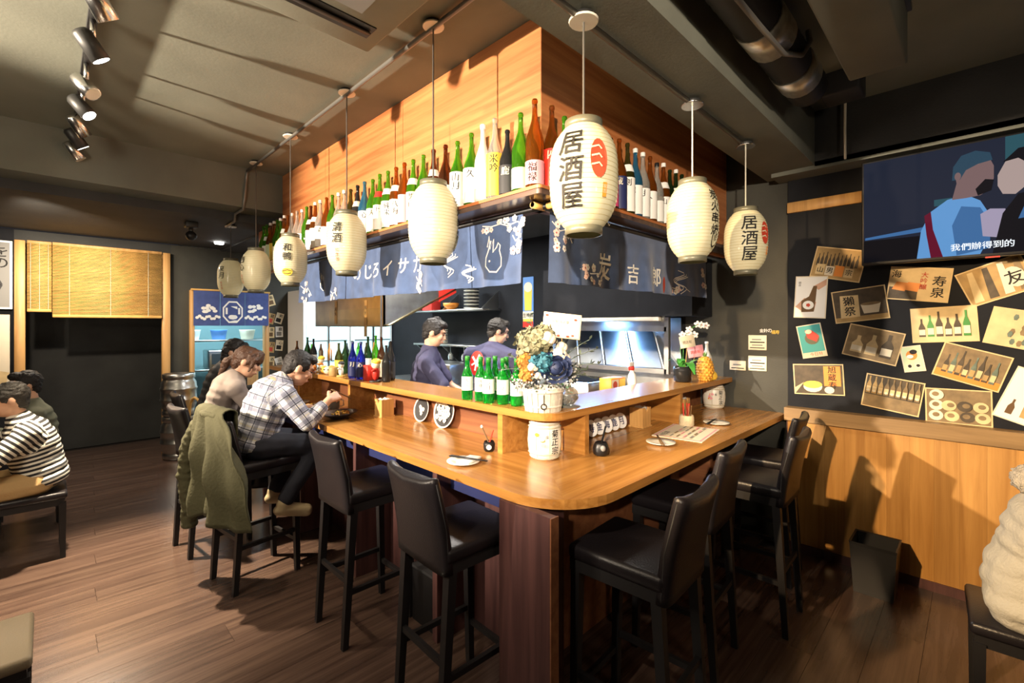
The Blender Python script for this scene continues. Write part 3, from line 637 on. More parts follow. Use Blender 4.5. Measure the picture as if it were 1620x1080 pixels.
def shelf_bottle(n, x, y, glass, lab, chars='', neck=None, cap=None, h=.43, r=.043, lab_h=.40, side='long'):
    face = math.atan2(-y, -x) + random.uniform(-.35, .35)
    lb = '%s%s bottle%s%s' % ('short ' if h < .38 else '', CN[glass], ', %s label' % LN[lab] if lab else ' without label', ', neck band' if neck else '')
    lb += ', %s from the canopy corner, %s shelf side' % (ORD[n], side)
    t = thing('sake_bottle', lb, 'bottle', (x, y, 2.3), 0, 'sake bottles on the canopy shelf')
    bottle_parts(t, h, r, 'glass_' + glass, lab, chars, neck, cap, face, lab_h); return t
def Ly(px): k = (px - 810) / 737; return 1.612 * (1 - k) / (1 + k)
def Rx(px): k = (px - 810) / 737; return 1.428 * (1 + k) / (1 - k)
LB = [(846, 'amber', 'pink', '福禄', None, None, .435, .25), (825, 'green', 'pale_green', '', None, None, .40, .25), (807, 'black', 'charcoal', '鹿', None, None, .345, .40), (786, 'clear', 'yellow', '米吟', None, None, .43, .5),
      (764, 'frosted', 'white', '', None, 'white', .425, .4), (746, 'green', 'white', '久', None, None, .41, .45), (724, 'green', 'white', '山月', None, None, .40, .48), (705, 'brown', 'white', '', None, None, .41, .35), (686, 'brown', 'white', '泉', 'white', None, .415, .35),
      (670, 'green', 'cream', '', None, None, .41, .3), (654, 'green', 'cream', '男山', 'white', None, .41, .42), (640, 'amber', 'pink', '', None, None, .415, .42), (627, 'amber', 'white', '八海', 'white', None, .41, .4), (614, 'green', 'white', '純米', 'white', None, .41, .42),
      (601, 'green', 'white', '上', 'red', None, .415, .4), (590, 'green', 'cream', '大', None, None, .40, .4), (577, 'blue', 'white', '心', None, None, .41, .4), (566, 'black', 'white', '', 'cream', None, .405, .4), (555, 'olive', None, '', None, None, .40, .4),
      (545, 'clear', 'white', '', None, 'white', .41, .35), (536, 'clear', 'white', '', None, 'white', .41, .3), (526, 'green', 'cream', '生', None, None, .42, .4), (517, 'amber', 'white', '', None, None, .42, .35), (507, 'clear', 'white', '清', None, 'white', .42, .4),
      (499, 'amber', 'white', '', 'white', 'white', .42, .4), (492, 'brown', 'white', '', 'white', None, .41, .4), (486, 'green', None, '', None, None, .42, .4), (478, 'clear', 'white', '', None, 'white', .41, .4), (470, 'clear', 'white', '', None, None, .42, .4),
      (462, 'clear', 'cream', '', None, 'white', .42, .4), (456, 'amber', None, '', None, None, .42, .4), (450, 'amber', 'white', '', 'white', 'white', .43, .4), (444, 'green', 'yellow', '', None, 'white', .42, .4), (439, 'green', 'cream', '', None, None, .42, .3), (434, 'amber', 'yellow', '', None, 'white', .42, .4),
      (428, 'amber', 'pale_green', '', None, 'white', .42, .4), (422, 'green', 'white', '', 'white', None, .42, .4), (417, 'green', None, '', None, None, .42, .4)]
q = 0
for n, (px, g, l, ch, nk, cp, h, lh) in enumerate(LB):
    q = max(Ly(px), 1.45, q + .091); shelf_bottle(n, 1.612, q, g, l, ch, nk, cp, h, .044 if h > .38 else .042, lh)
RB = [(873, 'amber', 'red', '四', None, None, .42, .42), (893, 'green', 'white', '', None, None, .40, .4), (912, 'amber', 'cream', '', None, None, .41, .4), (930, 'dark_green', 'white', '', None, None, .40, .4), (948, 'clear', 'white', '', None, 'white', .41, .4), (966, 'brown', 'magenta', '代', None, None, .41, .34),
      (979, 'amber', 'navy', '蔵', None, None, .43, .42), (992, 'olive', 'white', '剣', 'white', None, .43, .45), (1004, 'blue', 'white', '旭', None, 'white', .42, .4), (1016, 'clear', 'white', '月', None, 'white', .42, .4), (1025, 'amber', 'white', '久', None, None, .42, .4), (1035, 'clear', 'white', '', None, 'black', .40, .32),
      (1045, 'amber', 'white', '山', 'white', 'white', .42, .4), (1053, 'dark_green', 'white', '海', None, None, .40, .3), (1064, 'dark_green', 'cream', '', 'white', 'white', .42, .34), (1072, 'dark_green', 'white', '', None, None, .41, .4), (1081, 'brown', 'white', '', None, None, .41, .4), (1090, 'green', 'white', '', None, None, .41, .4)]
q = 0
for n, (px, g, l, ch, nk, cp, h, lh) in enumerate(RB):
    q = max(Rx(px), q + .087); shelf_bottle(n, q, 1.428, g, l, ch, nk, cp, h, .0425, lh, 'short')

# ------------------------------------------------------------------ bar stools
def seg_leg(m, a, b, s0, s1, mt):
    a, b = V(a), V(b); vs = []
    for p, s in ((a, s0), (b, s1)):
        for dx, dy in ((-1, -1), (1, -1), (1, 1), (-1, 1)): vs.append(p + V((dx * s / 2, dy * s / 2, 0)))
    m.add(vs, [(3, 2, 1, 0), (4, 5, 6, 7)] + [(i, (i + 1) % 4, 4 + (i + 1) % 4, 4 + i) for i in range(4)], mt)
def back_slab(m, w, z0, z1, y0, lean, th, mt, nz=10, nx=10):
    """padded backrest: superellipse section swept upwards, top edge dips in the middle"""
    n = 28
    def sec(k, zt):
        a = 2 * PI * k / n; c, s = math.cos(a), math.sin(a); x = math.copysign(abs(c) ** .28, c) * w / 2; y = math.copysign(abs(s) ** .55, s) * th / 2
        return x, y
    vs = []; rows = nz + 3
    for j in range(rows):
        t = min(j / nz, 1); sh = 1
        if j > nz: sh = (.86, .45)[j - nz - 1]
        for k in range(n):
            x, y = sec(k, t); e = (2 * x / w) ** 2
            z = z0 + (z1 - z0) * t; zz = z - (.022 * (1 - e)) * (t ** 3) + (.0 if j <= nz else (.012, .017)[j - nz - 1])
            bow = -.02 * (1 - e) * t
            vs.append((x * (1 - .04 * t) * (1 if j <= nz else (.985, .95)[j - nz - 1]), y0 - lean * (t ** 1.6) + bow + y * sh * (1 - .12 * t), zz))
    fs = [(j * n + k, j * n + (k + 1) % n, (j + 1) * n + (k + 1) % n, (j + 1) * n + k) for j in range(rows - 1) for k in range(n)]
    fs += [tuple(range(n))[::-1], tuple((rows - 1) * n + k for k in range(n))]
    m.add(vs, fs, mt, True)
def bar_stool(label, x, y, rz):
    t = thing('bar_stool', label, 'stool', (x, y, 0), rz, 'black leather bar stools at the counter')
    m = MB(); m.rbox((0, .0, .772), (.385, .41, .065), 'leather', .022, 3); m.build('seat', t)
    m = MB(); m.b2((-.185, -.185, .70), (.185, .195, .745), 'leather_seam'); m.build('seat_frame', t)
    m = MB(); back_slab(m, .375, .70, 1.075, -.185, .06, .062, 'leather'); bk = m.build('backrest', t)
    m = MB()
    for s in (-1, 1): m.tube([(s * .183, -.188, .71), (s * .182, -.20, .88), (s * .178, -.245, 1.07)], .004, 'leather_seam', 5)
    tag(m.build('seam', bk), kind='stuff')
    for sx in (-1, 1):
        for fy in (-1, 1):
            m = MB(); yt = .17 * fy; yb = .185 if fy > 0 else -.215
            seg_leg(m, (sx * .165, yb, 0), (sx * .165, yt, .70), .03, .04, 'leg_black'); m.build('leg', t)
        m = MB(); m.b2((sx * .165 - .01, -.2, .27), (sx * .165 + .01, .18, .295), 'leg_black'); m.build('stretcher', t)
    for yy, z in ((.182, .20), (-.195, .33)):
        m = MB(); m.b2((-.165, yy - .01, z), (.165, yy + .01, z + .025), 'leg_black'); m.build('stretcher', t)
    return t
bar_stool('black leather bar stool at the long counter beside the plaid shirt diner', 1.31, 2.49, R(-90))
bar_stool('black leather bar stool at the long counter in front of the chopstick plate', 1.31, 1.64, R(-92))
bar_stool('black leather bar stool on the short side right by the rounded counter corner', 1.69, .98, R(3))
bar_stool('black leather bar stool before the printed menu sheet', 2.37, 1.10, R(4))
bar_stool('black leather bar stool pulled back from the counter, nearest the black bin', 2.97, .95, R(2))
bar_stool('black leather bar stool pushed in next to the wooden wainscot', 3.52, 1.08, R(4))
bar_stool('black leather bar stool under the plaid shirt diner with a coat on its back', 1.02, 3.46, R(-82))
bar_stool('black leather bar stool under the ponytailed diner', .93, 4.2, R(-84))
bar_stool('black leather bar stool under the black-haired diner furthest along the counter', 1.06, 4.98, R(-90))
def low_stool(label, x, y, rz, w=.40):
    t = thing('low_stool', label, 'stool', (x, y, 0), rz, 'low black stools')
    m = MB(); m.rbox((0, 0, .455), (w, .39, .05), 'leather', .015, 2); m.build('seat', t)
    m = MB(); m.b2((-w / 2 + .015, -.18, .385), (w / 2 - .015, .18, .43), 'leg_black'); m.build('seat_frame', t)
    for sx in (-1, 1):
        for sy in (-1, 1):
            m = MB(); seg_leg(m, (sx * (w / 2 - .025), sy * .165, 0), (sx * (w / 2 - .025), sy * .165, .4), .03, .038, 'leg_black'); m.build('leg', t)
    return t
low_stool('low black stool with dark cushion under the striped shirt diner', -.09, 4.86, 0)
lw = low_stool('low stool with brown padded seat standing empty in the aisle', -.235, 2.63, 0); [c.data.materials.__setitem__(0, MATS['tan_leather']) for c in lw.children if c.name.split('.')[0] == 'seat']
low_stool('low black stool under the person in the white coat', 2.86, -.16, R(3))
low_stool('low black stool under the dark-haired diner behind the striped shirt', -.10, 5.75, 0)
m = MB(); m.lathe([(.14, 0), (.165, .30), (.17, .32), (.155, .315), (.135, .02)], 'black', seg=4, sm=False, rot=rot_m(0, 0, R(45)), capt=False); tag(m.build('waste_bin', loc=(3.72, .46, 0)), 'square black waste bin against the wainscot', 'bin')
t = thing('dark_crate', 'dark crate with a pale rim under the counter beside the support fins', 'crate', (1.59, 2.19, 0))
m = MB(); m.b2((-.1, -.11, 0), (.1, .11, .3), 'black'); m.build('body', t); m = MB(); m.b2((-.105, -.115, .3), (.105, .115, .315), 'charcoal'); m.build('rim', t)

# ------------------------------------------------------------------ keg, crate stand by door
t = thing('beer_keg', 'ribbed steel beer keg beside the entrance post', 'keg', (1.20, 7.22, 0))
def keg(t, z0):
    m = MB(); m.lathe([(.16, 0), (.175, .02), (.175, .07), (.165, .08), (.18, .11), (.19, .15), (.192, .19), (.20, .2), (.20, .215), (.192, .225), (.192, .33), (.20, .34), (.20, .355), (.192, .365), (.188, .42), (.17, .455), (.165, .47), (.175, .48), (.175, .53), (.165, .535), (.16, .48), (.05, .47)], 'steel', (0, 0, z0), 28); m.build('barrel', t)
    m = MB(); m.lathe([(.04, .47), (.04, .50), (.02, .505)], 'steel_dull', (0, 0, z0), 12); m.build('valve', t)
keg(t, 0)
t = thing('beer_keg', 'upper steel keg stacked on another keg beside the entrance post', 'keg', (1.20, 7.22, .537)); keg(t, 0)
t = thing('wooden_cabinet', 'light wooden cabinet with a yellow notice by the noren door', 'cabinet', (1.72, 6.75, 0))
m = MB(); m.rbox((0, 0, .56), (.42, .42, 1.12), 'post_wood', .006, 1); m.build('body', t)
m = MB(); m.b2((-.214, -.2, .1), (-.208, .2, 1.05), 'post_wood'); d = m.build('door', t); m = MB(); m.ell((-.222, -.15, .6), (.012, .012, .012), 'chrome'); m.build('knob', d)
m = MB(); f = Flat(m, lambda u, v, h: (u, -.211 - h, v)); f.rect(-.19, .78, -.06, 1.05, 'yellow'); f.text('生啤', -.125, .98, .07, 'ink'); f.rect(-.02, .75, .08, 1.05, 'charcoal'); f.text('特藏', .03, .97, .07, 'cream'); m.build('notice', t)
m = MB(); m.rbox((0, 0, .05), (.2, .2, .1), 'post_wood', .005, 1); m.b2((-.06, -.101, .02), (.06, -.1, .08), 'brown_ink'); tag(m.build('wooden_box', loc=(1.72, 6.75, 1.12)), 'small wooden box on top of the cabinet by the noren door', 'box')
t = thing('bentwood_chair', 'curved yellow wood chair beside the cabinet', 'chair', (1.25, 5.75, 0), R(-70))
m = MB(); m.lathe([(.19, .44), (.2, .45), (.2, .465), (.18, .47)], 'bamboo', seg=18); m.build('seat', t)
m = MB(); m.tube([(.17 * math.cos(a), -.12 - .06 * math.sin(a), .47 + .47 * math.sin(a)) for a in [k * PI / 12 for k in range(13)]], .014, 'bamboo', 8); m.build('backrest', t)
for sx in (-1, 1):
    for sy in (-1, 1): m = MB(); m.cyl((sx * .17, sy * .17, 0), (sx * .13, sy * .13, .45), .012, 'bamboo', .016, 8); m.build('leg', t)

# ------------------------------------------------------------------ television and prints on the black wall
t = thing('television', 'large wall television showing a night film scene with white subtitles', 'television', (3.86, -.06, 2.08))
TW, TH = 1.22, .685
m = MB(); m.rbox((.02, 0, TH / 2), (.05, TW, TH), 'black', .006, 2); m.build('casing', t)
m = MB(); m.b2((.045, -.2, .2), (.175, .2, .5), 'metal_dark'); m.build('wall_bracket', t)
m = MB(); f = Flat(m, lambda u, v, h: (-.0058 - h, TW / 2 - u, v)); f.rect(.012, .018, TW - .012, TH - .012, 'scr_bg')
f.rect(.012, .018, .35, .16, 'scr_dark'); f.poly([(.02, .18), (.34, .215), (.34, .185), (.02, .165)], 'scr_mid'); f.rect(.66, .4, TW - .012, TH - .012, 'scr_teal'); f.rect(.36, .33, .44, .37, 'scr_teal')
f.poly([(.28, .018), (.30, .19), (.345, .30), (.42, .36), (.50, .375), (.56, .33), (.60, .24), (.60, .12), (.56, .018)], 'scr_blue')
f.poly([(.345, .018), (.325, .16), (.315, .28), (.345, .30), (.355, .19), (.40, .018)], 'scr_red'); f.poly([(.46, .02), (.44, .2), (.48, .31), (.56, .29), (.60, .2), (.6, .05)], 'scr_mid')
f.poly([(.44, .355), (.46, .45), (.45, .52), (.47, .59), (.53, .61), (.59, .59), (.615, .52), (.615, .45), (.605, .39), (.56, .36), (.50, .355)], 'scr_skin'); f.poly([(.44, .47), (.445, .55), (.48, .61), (.54, .625), (.60, .60), (.61, .555), (.55, .545), (.50, .52), (.475, .47)], 'scr_hair')
f.poly([(.55, .36), (.605, .38), (.615, .44), (.58, .45), (.54, .40)], 'scr_dark'); f.disc(.465, .49, .014, .024, 'scr_skin'); f.poly([(.57, .12), (.56, .25), (.60, .275), (.66, .265), (.67, .2), (.655, .1)], 'scr_hand')
f.fn = lambda u, v, h: (-.0058 - h, TW / 2 - (u - .09), v)
f.poly([(.74, .35), (.72, .40), (.72, .46), (.75, .53), (.80, .56), (.83, .5), (.83, .38), (.79, .34)], 'scr_cheek'); f.poly([(.74, .53), (.80, .595), (.90, .60), (.98, .55), (1.0, .42), (.92, .35), (.85, .36), (.86, .48), (.80, .54)], 'scr_dark'); f.poly([(.70, .018), (.74, .24), (.80, .34), (.95, .36), (1.1, .30), (1.19, .018)], 'scr_dark'); f.poly([(.80, .2), (.84, .32), (.92, .30), (1.0, .22)], 'scr_mid')
f.fn = lambda u, v, h: (-.0058 - h, TW / 2 - u, v)
f.text('我們辦得到的', .455, .068, .041, 'scr_white', vert=False, gap=1.08); m.build('screen', t)
m = MB(); m.b2((-.006, -.03, -.008), (.0, .03, 0), 'red'); m.build('standby_light', t)
def pbottle(f, u, v, w, h, m, lab=None):
    f.poly([(u - w / 2, v), (u + w / 2, v), (u + w / 2, v + h * .5), (u + w * .16, v + h * .75), (u + w * .16, v + h), (u - w * .16, v + h), (u - w * .16, v + h * .75), (u - w / 2, v + h * .5)], m)
    if lab: f.rect(u - w * .46, v + h * .1, u + w * .46, v + h * .4, lab)
def p_row(n, bgm, cols, labs, floor_=None):
    def g(f, W, H):
        f.rect(-W / 2, -H / 2, W / 2, H / 2, bgm)
        if floor_: f.rect(-W / 2, -H / 2, W / 2, -H * .28, floor_)
        for k in range(n): pbottle(f, -W * .42 + W * .84 * (k + .5) / n, -H * .36, W * .66 / n, H * (.66 + .1 * ((k * 7) % 3 - 1)), cols[k % len(cols)], labs[k % len(labs)])
    return g
def p_crates(f, W, H):
    f.rect(-W / 2, -H / 2, W / 2, H / 2, 'sepia')
    for k in range(11): pbottle(f, -W * .42 + k * W * .08, -H * .12 + .008 * (k % 3), W * .06, H * .42, 'sepia_dark', None)
    for k, (c, a) in enumerate((('sepia_light', '山'), ('cream', '男'), ('orange', ''), ('sepia_light', '宗'))): f.rect(-W * .42 + k * W * .2, -H * .42, -W * .42 + k * W * .2 + W * .18, -H * .06 - .01 * (k % 2), c); f.text(a, -W * .33 + k * W * .2, -H * .25, .04, 'ink')
def p_hand(f, W, H):
    f.rect(-W / 2, -H / 2, W / 2, H / 2, 'white'); f.poly([(W * .1, H * .28), (W * .5, H * .45), (W * .5, H * .3), (W * .25, H * .18)], 'skin'); f.poly([(-W * .5, -H * .25), (-W * .2, -H * .02), (W * .2, -H * .12), (W * .15, -H * .32), (-W * .2, -H * .38)], 'skin')
    f.poly([(-W * .28, -H * .38), (W * .14, -H * .36), (W * .18, -H * .05), (W * .2, H * .28), (W * .08, H * .28), (-W * .05, H * .02), (-W * .3, -H * .1)], 'brown_ink'); f.disc(-W * .06, -H * .2, W * .19, H * .11, 'white'); f.disc(-W * .06, -H * .2, W * .08, H * .05, 'red_ink', 5); f.text('開店', -W * .38, H * .36, .016, 'ink')
def p_label(a, bgm='sepia_dark', side='sepia_light', n=1):
    def g(f, W, H):
        f.rect(-W / 2, -H / 2, W / 2, H / 2, bgm); f.rect(-W / 2, -H / 2, W / 2, -H * .36, 'sepia')
        f.poly([(-W * .4, -H * .38), (-W * .02, -H * .38), (0, H * .32), (-W * .36, H * .36)], side); f.text(a, -W * .2, H * .16, H * .3, 'ink')
        f.poly([(W * .06, -H * .3), (W * .34, -H * .3), (W * .4, H * .0), (W * .02, H * .0)], 'cream'); f.disc(W * .21, H * .0, W * .19, H * .05, 'sepia_mid')
    return g
def p_sashimi(f, W, H):
    f.rect(-W / 2, -H / 2, W / 2, H / 2, 'sepia_light'); f.rect(-W * .5, -H * .5, W * .0, -H * .12, 'sepia_dark')
    for k in range(2): f.poly([(-W * .45 + k * W * .2, -H * .2), (-W * .22 + k * W * .22, -H * .25), (-W * .16 + k * W * .2, H * .02), (-W * .38 + k * W * .2, H * .05)], 'orange')
    f.text('大吟醸', W * .08, H * .3, .035, 'red_ink'); f.text('寿泉', W * .33, H * .12, .065, 'ink'); f.text('海', -W * .4, H * .3, .05, 'ink')
def p_big(f, W, H):
    f.rect(-W / 2, -H / 2, W / 2, H / 2, 'sepia'); 
    for k in range(4): f.poly([(-W * .45 + k * W * .24, -H * .45), (-W * .3 + k * W * .24, -H * .45), (-W * .25 + k * W * .24, H * .45), (-W * .34 + k * W * .24, H * .45)], ('sepia_light', 'sepia_dark', 'cream', 'sepia_mid')[k])
    f.disc(W * .28, -H * .05, W * .16, H * .3, 'cream'); f.text('友', W * .28, -H * .05, .08, 'ink')
def p_plant(f, W, H):
    f.rect(-W / 2, -H / 2, W / 2, H / 2, 'sepia_light')
    for k in range(14): f.disc(random.uniform(-.1, .1) * W * 2, random.uniform(-.4, .45) * H, .012, .02, ('leaf_grey', 'sepia_mid')[k % 2], 6)
def p_teal(f, W, H):
    f.rect(-W / 2, -H / 2, W / 2, H / 2, 'teal'); f.disc(W * .05, H * .08, W * .33, H * .2, 'sage'); f.poly([(-W * .15, H * .1), (W * .2, -H * .05), (W * .38, H * .12), (W * .1, H * .34), (-W * .2, H * .36)], 'red'); f.disc(-W * .05, H * .3, W * .15, H * .07, 'cream'); f.rect(-W * .5, -H * .5, W * .5, -H * .36, 'cream'); f.text('今日特', -W * .1, -H * .43, .025, 'red_ink', vert=False)
def p_crane(f, W, H):
    f.rect(-W / 2, -H / 2, W / 2, H / 2, 'pale_green'); f.disc(0, H * .15, W * .3, H * .2, 'orange'); f.disc(W * .12, H * .28, W * .2, H * .1, 'ink'); f.disc(-W * .1, H * .1, W * .18, H * .08, 'white'); f.rect(-W * .4, -H * .42, -W * .05, -H * .2, 'cream'); f.rect(W * .05, -H * .42, W * .4, -H * .2, 'cream'); f.disc(-W * .22, -H * .3, W * .1, H * .07, 'ink'); f.disc(W * .22, -H * .3, W * .1, H * .06, 'ink')
def p_bowl(f, W, H):
    f.rect(-W / 2, -H / 2, W / 2, H / 2, 'sepia_dark'); f.poly([(-W * .5, -H * .5), (-W * .3, -H * .1), (-W * .5, -H * .3)], 'sepia_light'); f.disc(-W * .12, -H * .25, W * .2, H * .2, 'cream'); f.disc(-W * .12, -H * .18, W * .2, H * .13, 'yellow'); f.rect(W * .12, -H * .22, W * .46, H * .46, 'orange'); f.text('旭蔵寿', W * .29, H * .34, .05, 'ink'); f.disc(W * .22, -H * .36, W * .1, H * .12, 'cream')
def p_shelf(f, W, H):
    f.rect(-W / 2, -H / 2, W / 2, H / 2, 'sepia_dark'); f.rect(-W / 2, -H * .5, W / 2, -H * .12, 'sepia_mid')
    for k in range(9): pbottle(f, -W * .44 + k * W * .11, -H * .08, W * .085, H * .55, 'sepia' if k < 3 else 'sepia_mid', 'sepia_light'); f.disc(-W * .44 + k * W * .11, .0, W * .03, W * .03, 'cream', 8)
def p_dish(f, W, H):
    f.rect(-W / 2, -H / 2, W / 2, H / 2, 'sepia_mid')
    for k in range(9): f.disc(-W * .35 + (k % 4) * W * .24 + random.uniform(-.01, .01), -H * .3 + (k // 4) * H * .32, W * .12, H * .16, ('cream', 'sepia_light', 'sepia_dark', 'sepia_light')[k % 4]); f.disc(-W * .35 + (k % 4) * W * .24, -H * .28 + (k // 4) * H * .32, W * .06, H * .07, 'sepia_mid')
def p_white(f, W, H):
    f.rect(-W / 2, -H / 2, W / 2, H / 2, 'white'); f.poly([(-W * .1, -H * .4), (W * .1, -H * .4), (W * .15, 0), (0, H * .2), (-W * .12, -H * .05)], 'sepia'); pbottle(f, -W * .3, -H * .4, .03, H * .3, 'brown_ink')
PH = [(.715, 2.125, .31, .225, -13, p_crates, 'photograph of dark bottles behind boxed labels, partly behind the television'), (.884, 1.893, .207, .312, -3, p_hand, 'pale print of hands opening a brown bottle'), (.587, 1.827, .31, .23, 7.4, p_label('獺祭'), 'photograph of a brushed bottle label beside a pale cup'), (.274, 1.952, .31, .22, -7.3, p_sashimi, 'photograph of orange sashimi trays with tall writing'),
      (-.075, 1.95, .30, .22, 22, p_big, 'tilted photograph of large bottle necks right under the television'), (.154, 1.688, .313, .224, 3.5, p_row(6, 'sepia_light', ['sepia_dark', 'green', 'sepia_dark', 'sepia_dark'], ['cream']), 'photograph of six bottles lined up on a pale ground'), (-.19, 1.655, .30, .225, -13, p_plant, 'photograph of leaves on a pale ground'),
      (.877, 1.567, .16, .247, 11, p_teal, 'small teal print with a red figure'), (.514, 1.552, .31, .225, -13.5, p_row(3, 'sepia_mid', ['sepia_light', 'sepia_light', 'sepia_dark'], ['cream', 'cream']), 'photograph of three large labelled bottles'), (.305, 1.462, .11, .17, 10, p_crane, 'tiny pale green print with an orange and black figure'), (.03, 1.429, .313, .221, -17, p_row(8, 'sepia_mid', ['sepia_dark', 'leaf_grey', 'sepia_dark'], ['sepia', 'sepia_light'], 'orange'), 'photograph of many bottles above an orange counter'),
      (.835, 1.283, .318, .226, 3, p_bowl, 'photograph of a noodle bowl beside an orange bottle label'), (.41, 1.216, .31, .227, -8.8, p_shelf, 'photograph of a bottle row on a dark shelf'), (.089, 1.172, .305, .22, 1.0, p_dish, 'photograph of many round dishes just above the rail'), (-.235, 1.25, .26, .32, -20, p_white, 'white print with a small brown bottle next to the dishes photograph')]
for k, (cy, cz, W, H, ang, art, lb) in enumerate(PH):
    m = MB(); ca, sa = math.cos(R(ang)), math.sin(R(ang)); hh = .0015 + .0008 * (k % 3)
    fn = lambda u, v, h: (-h, -(u * ca - v * sa), u * sa + v * ca)
    m.extr([(-W / 2, -H / 2), (W / 2, -H / 2), (W / 2, H / 2), (-W / 2, H / 2)], -.0005, hh, 'photo_rim' if art not in (p_hand, p_teal, p_crane, p_white) else 'cream', lambda u, v, z: fn(u, v, z))
    f = Flat(m, fn); f.h = hh + .0004; art(f, W - .014, H - .014); tag(m.build('photo_print', loc=(4.0385, cy, cz)), lb, 'photo', 'prints pinned to the black wall')
# stickers beside the counter
for cy, cz, lb in ((1.26, 1.543, 'cream notice plate below the yellow and white lettering'), (1.26, 1.375, 'cream notice plate right above the short stool row, lower of two')):
    m = MB(); m.rbox((0, 0, 0), (.008, .137, .12), 'cream', .002, 1); f = Flat(m, lambda u, v, h: (-.0041 - h, -u, v)); f.rect(-.055, -.002, .055, .008, 'ink'); f.rect(-.055, -.045, .055, -.038, 'ink'); f.rect(-.04, .02, .03, .03, 'grey'); f.rect(-.04, -.025, .04, -.015, 'grey'); tag(m.build('notice_plate', loc=(4.066, cy, cz)), lb, 'sign')
m = MB(); m.rbox((0, 0, 0), (.008, .127, .078), 'cream', .002, 1); f = Flat(m, lambda u, v, h: (-.0041 - h, -u, v)); f.rect(-.05, -.025, .05, -.018, 'ink'); f.rect(-.035, .0, .03, .012, 'grey'); tag(m.build('notice_plate', loc=(4.066, 1.412, 1.35)), 'small cream notice plate behind the white bottle', 'sign')
m = MB(); f = Flat(m, lambda u, v, h: (-.004 * h * 100 - .001, -u, v)); f.text('金針の', -.05, .006, .03, 'white', vert=False, gap=1.0); f.text('福寿', .035, -.006, .03, 'yellow', vert=False, gap=1.0); tag(m.build('wall_lettering', loc=(4.068, 1.18, 1.635)), 'small white and yellow lettering on the dark wall', 'lettering')

# ------------------------------------------------------------------ open kitchen
t = thing('worktop', 'steel kitchen worktop behind the serving ledge', 'worktop', (0, 0, 0))
m = MB(); m.b2((2.02, 1.82, .90), (2.2, 5.3, .94), 'steel'); m.b2((2.2, 1.82, 1.12), (3.3, 2.12, 1.16), 'steel'); m.build('top', t)
m = MB(); m.b2((2.02, 1.82, 0), (2.16, 5.3, .90), 'steel_dull'); m.b2((2.22, 1.82, 0), (3.28, 2.08, 1.12), 'steel_dull'); m.build('cabinet', t)
t = thing('back_worktop', 'steel cooking bench along the far kitchen wall', 'worktop', (0, 0, 0))
m = MB(); m.b2((3.34, 1.80, .92), (4.06, 5.8, .98), 'steel'); m.build('top', t); m = MB(); m.b2((3.38, 1.80, 0), (4.06, 5.8, .92), 'steel_dull'); m.build('cabinet', t)
# grill with hood and inclined reflector panels
t = thing('grill_hood', 'long steel grill hood with slanted mirror panels and blue reflections', 'hood', (3.72, 2.5, 1.27))
m = MB(); m.b2((-.02, -.64, .0), (.02, .62, .04), 'steel'); m.b2((-.02, -.64, .36), (.02, .62, .40), 'steel'); m.b2((-.02, -.66, 0), (.02, -.62, .48), 'steel'); m.b2((-.02, .60, 0), (.02, .64, .48), 'steel'); m.build('frame', t)
m = MB(); m.b2((.0, -.62, .40), (.012, .6, .49), 'steel'); m.build('upper_panel', t)
m = MB(); m.rbox((-.03, -.06, .47), (.05, 1.06, .04), 'plate_white', .008); m.build('tube_lamp', t)
for k in range(4):
    m = MB(); y0 = .58 - k * .30
    m.add([(.02, y0, .045), (.02, y0 - .26, .045), (.30, y0 - .02, .36), (.30, y0 + .24 if k else y0, .36)], [(0, 1, 2, 3)], 'steel'); m.add([(.025, y0 - .28, .045), (.02, y0 - .27, .045), (.30, y0 - .03, .36), (.305, y0 - .04, .36)], [(0, 1, 2, 3)], 'plate_white'); m.build('slanted_panel', t)
m = MB(); m.b2((.30, -.62, -.25), (.33, .62, .48), 'steel'); m.build('back_sheet', t)
m = MB(); m.b2((3.66, 1.62, 1.76), (4.06, 3.2, 2.25), 'wall_black'); tag(m.build('exhaust_cowl'), 'dark boxed exhaust cowl above the grill hood', 'cowl')
t = thing('charcoal_grill', 'steel charcoal grill with black grate', 'grill', (3.55, 2.70, .98))
m = MB(); m.rbox((0, 0, .10), (.42, .6, .2), 'steel', .008, 1); m.build('firebox', t)
for k in range(24): m = MB(); m.b2((-.19, -.28 + k * .0235, .2), (.19, -.272 + k * .0235, .212), 'black'); m.build('grate_bar', t)
m = MB(); m.b2((-.215, -.1, .05), (-.211, .12, .12), 'white'); m.build('plate', t)
t = thing('tissue_box', 'orange and white printed carton behind the ledge', 'box', (3.10, 2.0, 1.16))
m = MB(); m.rbox((0, 0, .06), (.2, .11, .12), 'orange', .004, 1); m.build('carton', t)
m = MB(); f = Flat(m, lambda u, v, h: (u, -.0555 - h, v)); f.rect(-.095, .03, .0, .11, 'cream'); f.rect(.01, .02, .09, .11, 'yellow'); f.disc(-.05, .07, .03, .03, 'red_ink'); m.build('print', t)
t = thing('spray_bottle', 'white spray bottle with a red trigger behind the ledge', 'bottle', (3.22, 1.90, 1.16))
m = MB(); m.lathe([(.034, 0), (.038, .01), (.036, .10), (.028, .14), (.014, .165), (.014, .18)], 'white', seg=16); m.build('flask', t)
m = MB(); m.lathe([(.017, .175), (.017, .205)], 'red', seg=12); m.rbox((-.02, 0, .222), (.075, .024, .035), 'white', .006); m.build('spray_head', t)
m = MB(); m.tube([(-.04, 0, .212), (-.045, 0, .195), (-.04, 0, .175)], .006, 'red', 6); m.build('trigger', t)
